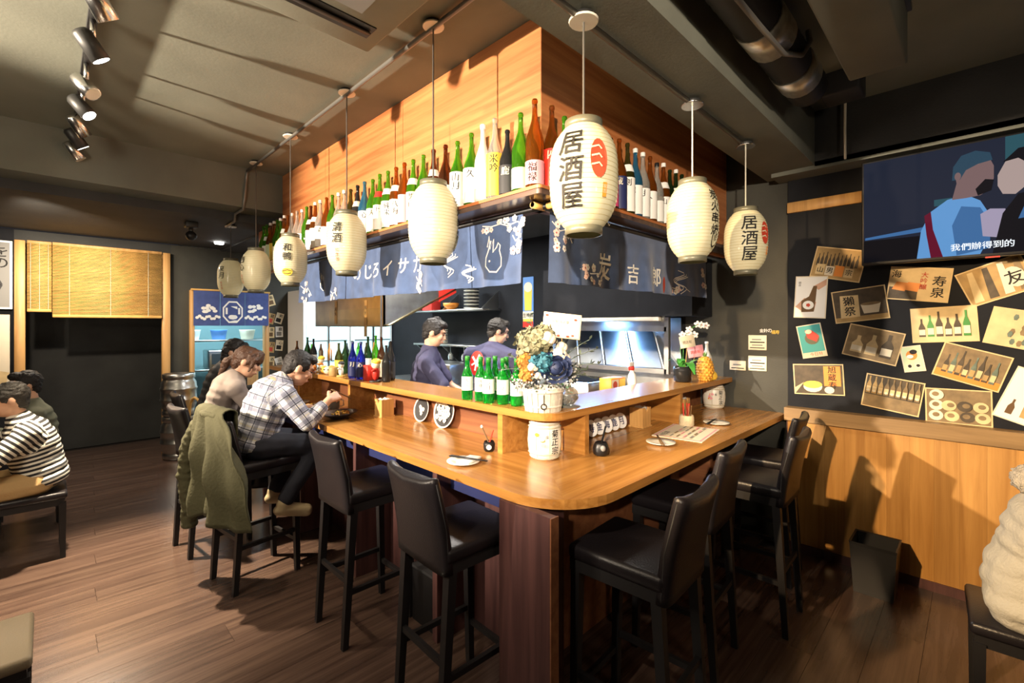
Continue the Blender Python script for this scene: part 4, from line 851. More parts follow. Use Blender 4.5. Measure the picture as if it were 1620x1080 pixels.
for x, y, c, lb in ((2.86, 1.95, 'white', 'white chopping board on the worktop behind the ledge'), (2.62, 1.96, 'pale_green', 'pale green cloth folded on the worktop')):
    m = MB(); m.rbox((0, 0, .012), (.2, .18, .024), c, .006); tag(m.build('chopping_board' if c == 'white' else 'folded_cloth', loc=(x, y, 1.16)), lb, 'board' if c == 'white' else 'cloth')
# long extractor hood, seen above the cooks
t = thing('extractor_hood', 'brushed steel extractor hood with a gold-edged slanted end', 'hood', (2.5, 4.4, 1.68))
m = MB(); m.b2((0, .0, 0), (.02, 1.75, 1.04), 'steel_gold'); m.b2((0, .0, -.012), (.03, 1.75, .0), 'steel'); m.build('front_sheet', t)
m = MB(); m.extr([(0, 0), (.03, 0), (.95, .44), (.95, 1.04), (0, 1.04)], 0, .015, 'steel_dull', lambda x, y, z: (x, z, y)); m.build('end_sheet', t)
m = MB(); m.tube([(.0, -.006, 0), (.06, -.006, 0.005), (.95, -.006, .435)], .012, 'steel_gold', 8); m.build('gold_edge', t)
m = MB(); m.extr([(.7, 0.15), (.95, .27), (.95, .40), (.7, .30)], -.01, -.005, 'red', lambda x, y, z: (x, z, y + .12)); m.build('red_notice', t)
for k, yy in enumerate((.35, 1.1)):
    m = MB(); m.b2((-.006, yy, .02 if k else -.12), (-.002, yy + .06, .28 if k == 0 else .3), 'napkin_wood'); f = Flat(m, lambda u, v, h: (-.006 - h, yy + .03 - u, v)); f.text('純米', 0, .2, .05, 'ink'); m.build('menu_plaque', t)
# glass screen post
t = thing('glass_screen', 'tall clear glass screen with a steel edge behind the ledge', 'screen', (2.13, 3.80, .94))
m = MB(); m.b2((-.004, -.0, 0), (.004, 1.05, .90), 'glass'); m.build('pane', t); m = MB(); m.b2((-.008, -.012, 0), (.008, .0, 1.06), 'steel'); m.build('edge_post', t)
# refrigerators along the back
for k, (x0, x1, lb) in enumerate(((2.62, 3.32, 'glass-door refrigerator next to the posted papers, with a triangular sign'), (3.34, 4.05, 'glass-door refrigerator in the far corner of the kitchen'))):
    t = thing('refrigerator', lb, 'refrigerator', ((x0 + x1) / 2, 7.15, 0)); wd = x1 - x0
    m = MB(); m.b2((-wd / 2, -.28, .1), (wd / 2, .33, 2.2), 'white'); m.build('body', t)
    m = MB(); m.b2((-wd / 2 + .04, -.30, .45), (wd / 2 - .04, -.281, 1.72), 'fridge_inner'); d = m.build('door', t)
    for z in (.8, 1.15, 1.45): m = MB(); m.b2((-wd / 2 + .05, -.312, z), (wd / 2 - .05, -.301, z + .015), 'steel'); m.build('shelf_edge', d)
    m = MB(); m.b2((-.015, -.33, .45), (.015, -.30, 1.72), 'steel'); m.build('handle', d)
    for q in range(5):
        m = MB(); m.lathe([(.035, 0), (.035, .14), (.014, .2), (.014, .25)], ('glass_green', 'glass_brown', 'orange', 'white', 'glass_black')[q], (-wd / 2 + .1 + q * wd * .19, -.33, 1.165), 10); m.build('bottle', d)
    if k == 0: m = MB(); f = Flat(m, lambda u, v, h: (u, -.282 - h, v)); f.poly([(-.1, 1.9), (.12, 1.9), (.06, 2.02), (-.02, 2.05)], 'orange'); m.build('sign', t)
# papers on the wall between door and refrigerator
for k in range(9):
    x = 2.38 + (k % 2) * .12; z = 1.15 + (k // 2) * .22 + random.uniform(-.03, .03); m = MB(); a = random.uniform(-.3, .3)
    c, c2 = (('sepia_light', 'brown_ink'), ('white', 'grey'), ('sepia', 'red_ink'), ('cream', 'ink'))[k % 4]
    m.box((0, 0, 0), (.105, .003, .16), c); f = Flat(m, lambda u, v, h: (u, -.0016 - h, v)); f.rect(-.04, -.06, .03, .0, c2); f.text('酒山月心泉鹿蔵剣寿'[k], .015, .04, .05, 'ink')
    o = m.build('posted_paper', loc=(x, 7.496 - .004 * (k % 2), z), rot=(0, a, 0)); tag(o, '%s paper slip posted beside the noren door, %s' % (dict(sepia_light='tan', white='white', sepia='brown', cream='cream')[c], ('lowest row', 'second row', 'third row', 'fourth row', 'top row')[k // 2]), 'paper', 'paper slips by the noren door')
# wall shelves with plates
for k, (z, lb) in enumerate(((1.88, 'upper steel wall shelf stacked with plates'), (1.42, 'lower steel wall shelf hung with glasses'))):
    t = thing('wall_shelf', lb, 'shelf', (3.9, 5.0, z)); m = MB(); m.rbox((0, 0, 0), (.32, 1.5, .025), 'steel', .004, 1); m.build('board', t)
    for yy in (-.7, .1, .7): m = MB(); m.extr([(.15, 0), (-.15, 0), (.15, -.24 if k else .24)], yy - .008, yy + .008, 'steel', lambda x, y, q: (x, q, y)); m.build('bracket', t)
def stack(t, n, r, mt, rim): 
    for k in range(n): m = MB(); m.lathe([(r * .5, k * .022), (r, k * .022 + .014), (r, k * .022 + .019), (r * .5, k * .022 + .008)], mt if k % 2 else rim, seg=16); m.build('plate', t)
t = thing('plate_stack', 'tall stack of dark rimmed plates on the upper wall shelf', 'plates', (3.88, 4.62, 1.893)); stack(t, 12, .1, 'charcoal', 'plate_white')
t = thing('plate_stack', 'short stack of white bowls on the lower wall shelf', 'plates', (3.88, 5.25, 1.433)); stack(t, 9, .08, 'plate_white', 'cream')
m = MB(); m.lathe([(.04, 0), (.1, .05), (.11, .09), (.09, .09), (.04, .02)], 'orange', seg=16); tag(m.build('orange_bowl', loc=(3.86, 5.02, 1.893)), 'orange bowl beside the tall plate stack', 'bowl')
m = MB(); m.rbox((0, 0, .07), (.16, .22, .14), 'red', .006); tag(m.build('red_carton', loc=(3.88, 5.5, 1.893)), 'red carton on the upper wall shelf', 'box')
for k in range(6):
    t = thing('wine_glass', 'clear stemmed glass hung upside down under the lower wall shelf', 'glass', (3.82 + .12 * (k % 2), 4.42 + .14 * k, 1.406), 0, 'hanging stemmed glasses')
    m = MB(); m.lathe([(.032, 0), (.004, -.008), (.004, -.08), (.03, -.105), (.036, -.14), (.03, -.18)], 'glass_clear', seg=12, capt=False); m.build('bowl_and_stem', t)
t = thing('dish_washer', 'steel glass washer cabinet in the kitchen', 'cabinet', (3.56, 4.7, .98)); m = MB(); m.rbox((0, 0, .12), (.4, .6, .24), 'steel', .01); m.build('body', t); m = MB(); m.b2((-.205, -.2, .17), (-.2, .2, .20), 'charcoal'); m.build('handle', t)
# poster and switch strip on the far wall
t = thing('beer_poster', 'blue poster with a tall glass of golden beer on the kitchen wall', 'poster', (4.064, 3.79, 1.66))
m = MB(); m.b2((-.002, -.085, 0), (.004, .085, .60), 'skyblue'); m.build('sheet', t)
m = MB(); f = Flat(m, lambda u, v, h: (-.003 - h, -u, v)); f.poly([(-.055, .2), (.055, .2), (.065, .46), (-.065, .46)], 'yellow'); f.disc(0, .48, .068, .06, 'cream'); f.rect(-.085, .1, .085, .19, 'cream'); f.rect(-.08, .07, .08, .1, 'yellow'); f.rect(-.085, 0, .085, .07, 'red'); f.text('生啤酒', -.055, .145, .05, 'ink', vert=False); m.build('print', t)
t = thing('price_strip', 'white vertical strip with a small red stamp beside the beer poster', 'sign', (4.064, 3.38, 1.80)); m = MB(); m.b2((-.002, -.05, 0), (.004, .05, .42), 'white'); m.build('sheet', t)
m = MB(); f = Flat(m, lambda u, v, h: (-.003 - h, -u, v)); f.rect(-.03, .23, .03, .31, 'charcoal'); f.rect(-.02, .28, .02, .30, 'red'); m.build('stamp', t)

# ------------------------------------------------------------------ things on the ledge and counter
LZ, CZ = 1.25, 1.0
def soju(x, y, ch, k):
    t = thing('soju_bottle', 'green spirit bottle with white label, %s from the flower basket' % ORD[k], 'bottle', (x, y, LZ), 0, 'green bottles on the ledge')
    m = MB(); r = .033; m.lathe([(r * .9, 0), (r, .008), (r, .135), (r * .85, .155), (r * .45, .19), (r * .4, .225), (r * .42, .245), (r * .38, .25)], 'glass_emerald', seg=18); m.build('bottle_body', t)
    m = MB(); m.lathe([(r * .43, .226), (r * .44, .248), (r * .36, .253)], 'green', seg=12); m.build('cap', t)
    fa = math.atan2(-y, -x); m = MB(); m.grid(lambda a, b: ((r + .001) * math.cos(fa - 1.5 + 3 * a), (r + .001) * math.sin(fa - 1.5 + 3 * a), .055 + .08 * b), 12, 1, 'white')
    f = Flat(m, lambda u, v, h: ((r + .0012 + h * .5) * math.cos(fa + u / r), (r + .0012 + h * .5) * math.sin(fa + u / r), v)); f.text(ch, -.004, .115, .024, 'ink', gap=1.1); m.build('label', t)
for k, (x, y, ch) in enumerate(((1.79, 1.755, '今日'), (1.775, 1.845, '生泉'), (1.745, 1.93, '心月'), (1.765, 2.02, '真澄'), (1.745, 2.115, '久米'), (1.86, 1.80, '山'), (1.855, 1.90, '海'), (1.86, 2.0, '鹿'))): soju(x, y, ch, k)
# flower basket
t = thing('flower_basket', 'dried flower arrangement in a bleached slatted basket on the ledge corner', 'flowers', (1.80, 1.575, LZ))
m = MB(); m.lathe([(.085, 0), (.085, .01), (.098, .115), (.09, .115), (.075, .01)], 'bleached_wood', seg=24, capt=False); bk = m.build('basket', t)
for k in range(20):
    a = 2 * PI * k / 20; m = MB(); q = rot_m(0, 0, a); s = .026
    m.add([q @ V((.088, -.012, 0)), q @ V((.088, .012, 0)), q @ V((.1015, .014, .112)), q @ V((.1015, -.014, .112)), q @ V((.092, -.012, 0)), q @ V((.092, .012, 0)), q @ V((.1055, .014, .112)), q @ V((.1055, -.014, .112))], [(0, 3, 2, 1), (4, 5, 6, 7), (0, 1, 5, 4), (1, 2, 6, 5), (2, 3, 7, 6), (3, 0, 4, 7)], 'bleached_wood'); m.build('slat', bk)
for z, r in ((.02, .0955), (.095, .1065)): m = MB(); m.lathe([(r, z), (r + .003, z + .001), (r + .003, z + .011), (r, z + .012)], 'bleached_wood', seg=24, capb=False, capt=False); m.build('hoop', bk)
m = MB(); m.tube([(-.082, -.076, .09), (-.084, -.078, .045)], .002, 'brown_ink', 5); m.lathe([(.014, 0), (.016, .004), (.014, .008), (.010, .004), (.014, 0)], 'black', (-.085, -.079, .035), 12, rot=rot_m(R(90), 0, R(-45)), capb=False, capt=False); m.build('tag_ring', t)
def petals(name, c, R0, n, sz, mt, squash=1.0, par=t):
    m = MB()
    for k in range(n):
        d = V((random.gauss(0, 1), random.gauss(0, 1), random.gauss(0, 1))).normalized(); d.z *= squash; p = V(c) + d * R0 * random.uniform(.8, 1.05)
        q = d.to_track_quat('Z', 'Y').to_matrix(); a0 = random.uniform(0, 6); tl = rot_m(random.uniform(-.5, .5), random.uniform(-.5, .5), a0)
        pts = [V((sz * 1.0 * math.cos(j * PI / 3), sz * .8 * math.sin(j * PI / 3), .25 * sz * math.cos(j * 2 * PI / 3))) for j in range(6)]
        m.add([p + q @ tl @ v for v in pts], [tuple(range(6))], mt)
    m.ell(c, (R0 * .82, R0 * .82, R0 * .82 * squash), mt, 10, 6); return m.build(name, par)
def rose(c, r, mt):
    m = MB(); d = V((-.75, -.62, .25)).normalized(); q = d.to_track_quat('Z', 'Y').to_matrix()
    for ring, n in enumerate((3, 5, 6, 8)):
        for k in range(n):
            a = 2 * PI * k / n + ring * .7; rr = r * (.2 + .27 * ring); hh = r * (.55 - .14 * ring)
            P = [(rr * math.cos(a - 3.6 / n), rr * math.sin(a - 3.6 / n), -.2 * r), (rr * math.cos(a + 3.6 / n), rr * math.sin(a + 3.6 / n), -.2 * r), (rr * 1.25 * math.cos(a + 2.6 / n), rr * 1.25 * math.sin(a + 2.6 / n), hh), (rr * 1.32 * math.cos(a), rr * 1.32 * math.sin(a), hh + .1 * r), (rr * 1.25 * math.cos(a - 2.6 / n), rr * 1.25 * math.sin(a - 2.6 / n), hh)]
            m.add([V(c) + q @ V(p) for p in P], [(0, 1, 2, 3, 4)], mt)
    m.ell(c, (r * .6,) * 3, mt, 8, 6); return m.build('rose', t)
def F(r, u, z): return (r / 2 ** .5 - u / 2 ** .5, -r / 2 ** .5 - u / 2 ** .5, z)      # right, towards the diners, up
for p, r, n in ((F(-.06, .03, .335), .085, 170), (F(.0, .05, .37), .07, 120), (F(-.08, .02, .27), .055, 80)): petals('hydrangea_head', p, r, n, .018, 'petal_sage')
for p, r in ((F(.02, .09, .37), .035), (F(.075, .08, .29), .036), (F(.10, .07, .27), .03), (F(.09, .05, .325), .028), (F(-.055, .10, .23), .026), (F(-.03, .10, .185), .018)):
    m = MB()
    for k in range(5): a = k * 1.257; m.ell(V(p) + V((math.cos(a) * r * .45, math.sin(a) * r * .45, math.sin(a * 2) * r * .2)), (r * .7, r * .7, r * .75), 'cotton', 10, 6)
    m.build('cotton_boll', t)
for p, r in ((F(-.105, .06, .245), .033), (F(-.09, .09, .19), .034), (F(-.09, .07, .275), .025)): petals('amber_flower', p, r, 60, .014, 'petal_amber')
for p, r in ((F(.0, .11, .25), .045), (F(-.04, .10, .25), .03)): petals('teal_flower', p, r, 80, .015, 'petal_teal')
rose(F(.055, .12, .225), .062, 'petal_navy')
for p, r, n in ((F(.0, .08, .165), .075, 110), (F(-.11, .04, .16), .055, 70), (F(.11, .04, .165), .06, 80), (F(.15, .0, .2), .05, 60)):
    m = MB()
    for k in range(n):
        d = V((random.gauss(0, 1), random.gauss(0, 1), random.gauss(0, .8))).normalized() * r * random.uniform(.5, 1.1); m.ell(V(p) + d, (.0055,) * 3, ('gyp', 'gyp', 'leaf_grey', 'charcoal')[k % 4], 5, 4)
    tag(m.build('baby_breath', t), kind='stuff')
for k in range(9):
    a = (-.9, 1.0, 1.25, .8, .5, -.2, 1.5, 1.3, -1.3)[k]; L_ = (.20, .30, .27, .30, .28, .34, .22, .2, .2)[k]; m = MB(); b = V(F(.02 * a, .0, .15))
    tip = b + V(F(math.sin(a) * L_, .03, math.cos(a) * L_)); pts = [b.lerp(tip, i / 6) + V((0, 0, .03 * math.sin(i / 6 * PI))) for i in range(7)]; m.tube(pts, .0018, 'leaf_grey', 4)
    for i in range(1, 7):
        for s in (-1, 1):
            c = pts[i]; dd = V((random.uniform(-1, 1), random.uniform(-1, 1), random.uniform(-.2, 1))).normalized() * .03; sd = dd.cross(V((.3, .5, .8))).normalized() * .008
            m.add([c, c + dd * .5 + sd, c + dd, c + dd * .5 - sd], [(0, 1, 2, 3)], 'leaf_grey')
    m.build('eucalyptus_sprig', t)
m = MB(); q = rot_m(0, 0, R(-45)) @ rot_m(R(-8), R(6), 0)
m.M = Matrix.Translation(F(.09, .06, .43)) @ q.to_4x4(); m.rbox((0, 0, 0), (.19, .002, .125), 'cream', .0005, 1); f = Flat(m, lambda u, v, h: (u, -.0012 - h, v)); f.rect(-.085, -.055, .085, .055, 'white')
for k in range(14): f.disc(random.choice((-1, 1)) * .08 * random.uniform(.7, 1) if k % 2 else random.uniform(-.08, .08), random.choice((-1, 1)) * .052 if k % 2 == 0 else random.uniform(-.05, .05), .009, .006, ('pink', 'red_ink', 'cream')[k % 3], 6)
f.text('祝開店誌慶', -.045, .018, .016, 'ink', vert=False); f.text('生意大吉', -.045, -.004, .012, 'ink', vert=False); f.text('炭吉郎', .03, -.035, .009, 'grey', vert=False); m.build('greeting_card', t)
m = MB(); m.tube([F(.09, .055, .15), F(.09, .055, .40)], .002, 'bamboo', 5); m.build('card_stick', t)
m = MB(); m.lathe([(.07, 0), (.075, .004), (.03, .008)], 'glass_clear', seg=20); m.lathe([(.02, .006), (.055, .02), (.068, .05), (.06, .085), (.045, .10)], 'glass_clear', seg=20, capt=False)
gl = thing('glass_bowl', 'clear glass bowl with greenery and pebbles behind the flower basket', 'bowl', (1.985 - .05, 1.575, LZ)); gl.location = (1.97, 1.56, LZ); m.build('bowl', gl)
for k in range(9): m = MB(); m.ell((random.uniform(-.035, .035), random.uniform(-.035, .035), .03 + random.uniform(0, .02)), (.014, .012, .010), ('white', 'grey', 'brown_ink')[k % 3], 8, 5); m.build('pebble', gl)
m = MB()
for k in range(22):
    a = random.uniform(0, 6.28); c = V((.04 * math.cos(a), .04 * math.sin(a), .08 + random.uniform(0, .05))); dd = V((math.cos(a), math.sin(a), random.uniform(-.2, .8))) * .025; sd = V((-math.sin(a), math.cos(a), 0)) * .01
    m.add([c, c + dd * .5 + sd, c + dd, c + dd * .5 - sd], [(0, 1, 2, 3)], 'leaf')
tag(m.build('greenery', gl), kind='stuff')
# cobalt bottles, dark bottles, ornaments on the ledge
def small_bottle(x, y, g, h, r, lb, lab=None, ch='', cap=None):
    t = thing('bottle', lb, 'bottle', (x, y, LZ)); bottle_parts(t, h, r, 'glass_' + g, lab, ch, None, cap, math.atan2(-y, -x), .4); return t
small_bottle(1.775, 3.62, 'cobalt', .30, .036, 'cobalt blue bottle with white print, next to the yellow-green bottles', 'navy', '月', 'navy')
small_bottle(1.785, 3.50, 'cobalt', .30, .036, 'cobalt blue bottle with white print, next to the red box', 'navy', '心', 'navy')
for k, (x, y, g, h, lb) in enumerate(((1.90, 3.60, 'dark_green', .34, 'tall dark green bottle behind the cobalt bottles'), (1.91, 3.49, 'green', .35, 'bright green bottle behind the cobalt bottles'), (1.90, 3.38, 'brown', .34, 'brown bottle behind the red box'), (1.92, 3.27, 'black', .31, 'black bottle behind the ornament doll'), (1.84, 3.20, 'black', .28, 'black bottle nearest the glass screen'),
                                       (1.86, 3.80, 'green', .30, 'slanting light green bottle among the ornaments'), (1.80, 3.93, 'olive', .28, 'olive bottle with a yellow tag among the ornaments'), (1.90, 4.02, 'dark_green', .30, 'dark green bottle behind the plush balls'), (1.9, 4.72, 'black', .30, 'black bottle beside the plush balls at the far ledge'), (1.93, 4.95, 'dark_green', .31, 'dark green bottle at the far end of the ledge'), (1.88, 5.1, 'brown', .27, 'small brown bottle at the far end of the ledge'))):
    small_bottle(x, y, g, h, .034, lb, ('white', None, 'cream', 'charcoal', None, 'pale_green', 'yellow', None, 'white', None, None)[k])
m = MB(); m.rbox((0, 0, .06), (.07, .07, .12), 'red', .004, 1); tag(m.build('red_box', loc=(1.80, 3.39, LZ)), 'small red box between the cobalt bottles and the doll', 'box')
def doll(x, y, lb, cols, h=.15):
    t = thing('ornament_doll', lb, 'figurine', (x, y, LZ), R(-135)); k = h / .15
    m = MB(); m.rbox((0, 0, .006), (.07 * k, .06 * k, .012), cols[3], .003, 1); m.build('stand', t)
    m = MB(); m.ell((0, 0, .05 * k), (.026 * k, .022 * k, .042 * k), cols[0], 12, 8); m.build('body', t)
    m = MB(); m.ell((0, 0, .105 * k), (.030 * k, .027 * k, .028 * k), cols[1], 12, 8); hd = m.build('head', t)
    m = MB(); m.ell((0, .004, .122 * k), (.033 * k, .03 * k, .020 * k), cols[2], 12, 6); m.build('hat', hd)
    for s in (-1, 1):
        m = MB(); m.caps((s * .022 * k, 0, .07 * k), (s * .045 * k, -.008, .055 * k + .02 * (s > 0)), .009 * k, .008 * k, cols[0], 8, 3); m.build('arm', t)
        m = MB(); m.ell((s * .011 * k, -.026 * k, .107 * k), (.004, .003, .005), 'ink', 6, 4); m.build('eye', hd)
doll(1.79, 3.27, 'little doll in red and white with a yellow hat on a black stand', ('red', 'cream', 'yellow', 'black'), .19)
doll(1.76, 3.80, 'little white doll beside the cobalt bottles', ('white', 'cream', 'charcoal', 'bamboo'), .14)
doll(1.80, 4.30, 'little doll with a yellow cap beside the plush balls', ('orange', 'cream', 'yellow', 'bamboo'), .16)
for k, (x, y, c, lb) in enumerate(((1.76, 4.06, 'cream', 'cream'), (1.77, 4.15, 'food', 'orange'), (1.78, 4.24, 'cream', 'cream and brown'), (1.83, 4.14, 'yellow', 'yellow'), (1.76, 4.40, 'orange', 'dark orange'))):
    t = thing('plush_ball', 'small %s round ornament with a face on the ledge' % lb, 'ornament', (x, y, LZ)); m = MB(); m.ell((0, 0, .036), (.038, .038, .036), c, 14, 8); m.build('ball', t)
    for s in (-1, 1): m = MB(); m.ell((-.028 + .012 * s, -.026 - .012 * s, .045), (.006, .006, .006), 'ink', 6, 4); m.build('eye', t)
m = MB(); m.lathe([(.03, 0), (.034, .005), (.034, .075), (.03, .08), (.028, .01)], 'sepia', seg=14, capt=False); tag(m.build('bamboo_cup', loc=(1.735, 3.90, LZ)), 'brown bamboo cup on the ledge front edge', 'cup')
# orchid, pineapple, lemon, bottle
t = thing('potted_orchid', 'white orchid in a dark glass pot with greeting cards on the ledge', 'plant', (3.45, 1.60, LZ))
m = MB(); m.lathe([(.05, 0), (.065, .01), (.07, .09), (.065, .12), (.058, .12), (.058, .10), (.01, .095)], 'glass_black', seg=20); m.build('pot', t)
for k, (a, l, w) in enumerate(((-2.2, .17, .045), (.6, .15, .04), (-2.9, .12, .04), (-.9, .15, .045), (2.2, .12, .035))):
    m = MB(); d = V((math.cos(a), math.sin(a), 0)); sd = V((-math.sin(a), math.cos(a), 0))
    m.grid(lambda u, v: d * l * v + V((0, 0, .10 + .09 * math.sin(v * 2.2) - (.10 * v * v if k == 0 else .02))) + sd * w * (u - .5) * 1.6 * math.sin(PI * (v * .9 + .06)), 4, 8, 'leaf'); m.build('leaf', t)
sp = [V((0, 0, .1)), V((.01, 0, .22)), V((.02, .0, .32)), V((.05, -.03, .40)), V((.11, -.07, .44)), V((.17, -.11, .43))]; m = MB(); m.tube(sp, .003, 'leaf', 5); m.build('stem', t)
sp2 = [V((0, 0, .1)), V((-.02, .01, .25)), V((.0, .0, .36)), V((.04, -.03, .375)), V((.08, -.06, .36))]; m = MB(); m.tube(sp2, .0025, 'leaf', 5); m.build('stem', t)
for p in (sp[3], sp[4], sp[5], sp[4] * .5 + sp[5] * .5, sp2[2], sp2[4], sp2[3]):
    m = MB(); q = rot_m(R(80), random.uniform(-.3, .3), R(-55))
    for k in range(5): a = k * 1.257 + .3; m.ell(p + q @ V((.016 * math.cos(a), .016 * math.sin(a), 0)), (.014, .011, .003), 'white', 8, 4, q @ rot_m(0, 0, a))
    m.ell(p + q @ V((0, 0, .005)), (.005, .005, .005), 'pink', 6, 4); m.build('blossom', t)
for p, rz, c in (((-.03, -.05, .31), -30, 'cream'), ((.14, -.04, .23), -40, 'pink')):
    m = MB(); m.M = Matrix.Translation(p) @ rot_m(R(-6), R(-8), R(rz)).to_4x4(); m.rbox((0, 0, 0), (.13, .002, .09), c, .0005, 1); f = Flat(m, lambda u, v, h: (u, -.0012 - h, v)); f.text('開店祝', -.03, -.005, .024, 'ink' if c == 'cream' else 'red_ink', vert=False); m.build('greeting_card', t)
    m = MB(); m.tube([V((p[0] * .5, p[1] * .5, .09)), V(p) - V((0, 0, .03))], .002, 'bamboo', 4); m.build('card_stick', t)
t = thing('pineapple', 'whole pineapple standing on the ledge beside the orchid', 'fruit', (3.62, 1.50, LZ))
pf = lambda v: .062 * (math.sin(PI * min(max(v * .86 + .09, 0), 1))) ** .5
m = MB(); m.lathe([(pf(k / 14), .19 * k / 14) for k in range(15)], 'pineapple', seg=20); bd = m.build('fruit_body', t)
m = MB()
for rr in range(9):
    for k in range(13):
        v = (rr + .6) / 9.6; a = 2 * PI * (k + .5 * (rr % 2)) / 13; r0 = pf(v); q = Euler((0, 0, a)).to_matrix(); c = q @ V((r0, 0, .19 * v)); e = V((math.cos(a), math.sin(a), 0)); tt = V((-math.sin(a), math.cos(a), 0)); z = V((0, 0, 1)); s = r0 * .23
        m.add([c - tt * s, c - z * .0125, c + tt * s, c + z * .0125, c + e * .007, ], [(0, 1, 4), (1, 2, 4), (2, 3, 4), (3, 0, 4)], 'pineapple')
tag(m.build('scales', bd), kind='stuff')
for k in range(9): a = k * 2.4; m = MB(); l = .03 + .003 * k; m.add([(.012 * math.cos(a + 1), .012 * math.sin(a + 1), .185), (.012 * math.cos(a - 1), .012 * math.sin(a - 1), .185), (.022 * math.cos(a), .022 * math.sin(a), .185 + l)], [(0, 1, 2)], 'pineapple_leaf'); m.build('crown_leaf', t)
m = MB(); m.lathe([(.001, 0), (.03, .006), (.04, .03), (.034, .055), (.015, .075), (.006, .085), (.001, .086)], 'lemon', seg=16); tag(m.build('lemon', loc=(3.70, 1.475, LZ)), 'yellow lemon beside the pineapple', 'fruit')
t = thing('white_bottle', 'frosted white bottle at the wall end of the ledge', 'bottle', (3.80, 1.56, LZ)); bottle_parts(t, .30, .043, 'glass_frosted', 'white', '泉', None, 'white', math.atan2(-1.5, -3.8), .42)
# straw sake barrels
def barrel(x, y, s, lb, fa):
    t = thing('sake_barrel', lb, 'barrel', (x, y, CZ)); h = .19 * s
    m = MB(); m.lathe([(.062 * s, 0), (.07 * s, .006 * s), (.083 * s, .05 * s), (.086 * s, .095 * s), (.083 * s, .14 * s), (.073 * s, .182 * s), (.068 * s, .19 * s), (.02, .188 * s)], 'ivory', seg=28); m.build('wrapped_tub', t)
    for z, r in ((.012, .0735), (.032, .080), (.16, .080), (.176, .076)): m = MB(); m.lathe([(r * s, (z - .004) * s), ((r + .004) * s, z * s), (r * s, (z + .004) * s)], 'rope', seg=28, capb=False, capt=False); m.build('rope_ring', t)
    for k in range(8): a = k * PI / 4 + .2; m = MB(); m.tube([((.086 - .2 * abs(v - .5) ** 2 * .35) * s * math.cos(a) * 1.01, (.086 - .2 * abs(v - .5) ** 2 * .35) * s * math.sin(a) * 1.01, h * v) for v in (.06, .3, .5, .7, .94)], .002, 'rope', 4); m.build('rope', t)
    m = MB(); r = .0875 * s; f = Flat(m, lambda u, v, hh: ((r + hh) * math.cos(fa + u / r) * (1 - 3 * (v - h / 2) ** 2 / s), (r + hh) * math.sin(fa + u / r) * (1 - 3 * (v - h / 2) ** 2 / s), v)); f.text('菊正宗', .03 * s, .135 * s, .036 * s, 'ink', slant=.1); f.text('福', -.012 * s, .12 * s, .016 * s, 'ink')
    for k in range(7): f.disc(-.045 * s + random.uniform(-.02, .02) * s, .1 * s + random.uniform(-.03, .03) * s, .012 * s, .010 * s, ('pink', 'orange', 'cream')[k % 3], 8)
    m.build('brush_print', t)
barrel(1.825, 1.585, 1.03, 'straw-wrapped sake barrel tucked under the ledge corner', math.atan2(-1, -1.12) + .25)
barrel(3.92, 1.55, 1.0, 'straw-wrapped sake barrel under the wall end of the ledge', math.atan2(-1.5, -3.9) + .3)
# napkin holders
def napkin(x, y, rz, lb):
    t = thing('napkin_holder', lb, 'napkin holder', (x, y, CZ), rz); m = MB(); w, d, h = .105, .10, .13
    m.b2((-w / 2 - .006, -d / 2 - .006, 0), (w / 2 + .006, d / 2 + .006, .008), 'napkin_wood'); m.b2((-w / 2, d / 2 - .008, .008), (w / 2, d / 2, h), 'napkin_wood')
    for s in (-1, 1): m.b2((s * w / 2, -d / 2, .008), (s * (w / 2 - .008), d / 2 - .008, h), 'napkin_wood')
    m.extr([(-w / 2 + .008, .008), (w / 2 - .008, .008), (w / 2 - .008, h), (.02, h), (.0, h - .03), (-.02, h), (-w / 2 + .008, h)], -d / 2, -d / 2 + .008, 'napkin_wood', lambda u, v, z: (u, z, v)); m.build('box', t)
    for k in range(6): m = MB(); z = h + .012 - .004 * (k % 3); m.add([(-.04, -.035 + k * .012, .02), (.04, -.035 + k * .012, .02), (.04, -.03 + k * .012, h - .005), (.0, -.034 + k * .013, z), (-.04, -.03 + k * .012, h - .005)], [(0, 1, 2, 3, 4)], 'white'); m.build('napkin', t)
napkin(1.80, 3.16, R(-90), 'wooden napkin holder at the long counter near the yellow food dish')
napkin(2.85, 1.62, 0, 'wooden napkin holder at the end of the small dish row')
napkin(3.42, 1.60, R(4), 'wooden napkin holder next to the red-tipped chopstick cup')
# leaning plates
def lean_plate(x, y, r, lb, n):
    t = thing('patterned_plate', lb, 'plate', (x, y, CZ + r * .96)); q = rot_m(0, R(-78), 0)
    m = MB(); m.lathe([(r * .5, -.012), (r * .95, .004), (r, .008), (r, .012), (r * .9, .008), (r * .5, -.004), (.001, -.004)], 'ivory', seg=28, rot=q); m.lathe([(r * .9, .0085), (r * .3, -.002)], 'charcoal', seg=28, rot=q, capb=False); m.build('dish', t)
    m = MB(); f = Flat(m, lambda u, v, h: q @ V((u, v, .0095 - .011 * (1 - min(1, math.hypot(u, v) / (r * .9))) + h)))
    for k in range(n): a = k * 2.4; f.blossom(r * .16 * (k ** .5) * math.cos(a), r * .16 * (k ** .5) * math.sin(a), r * .17, 'ivory')
    m.build('painted_flowers', t)
lean_plate(1.895, 2.80, .088, 'small dark round plate with white pattern leaning under the ledge', 5)
lean_plate(1.885, 2.52, .108, 'larger patterned round plate leaning under the ledge', 17)
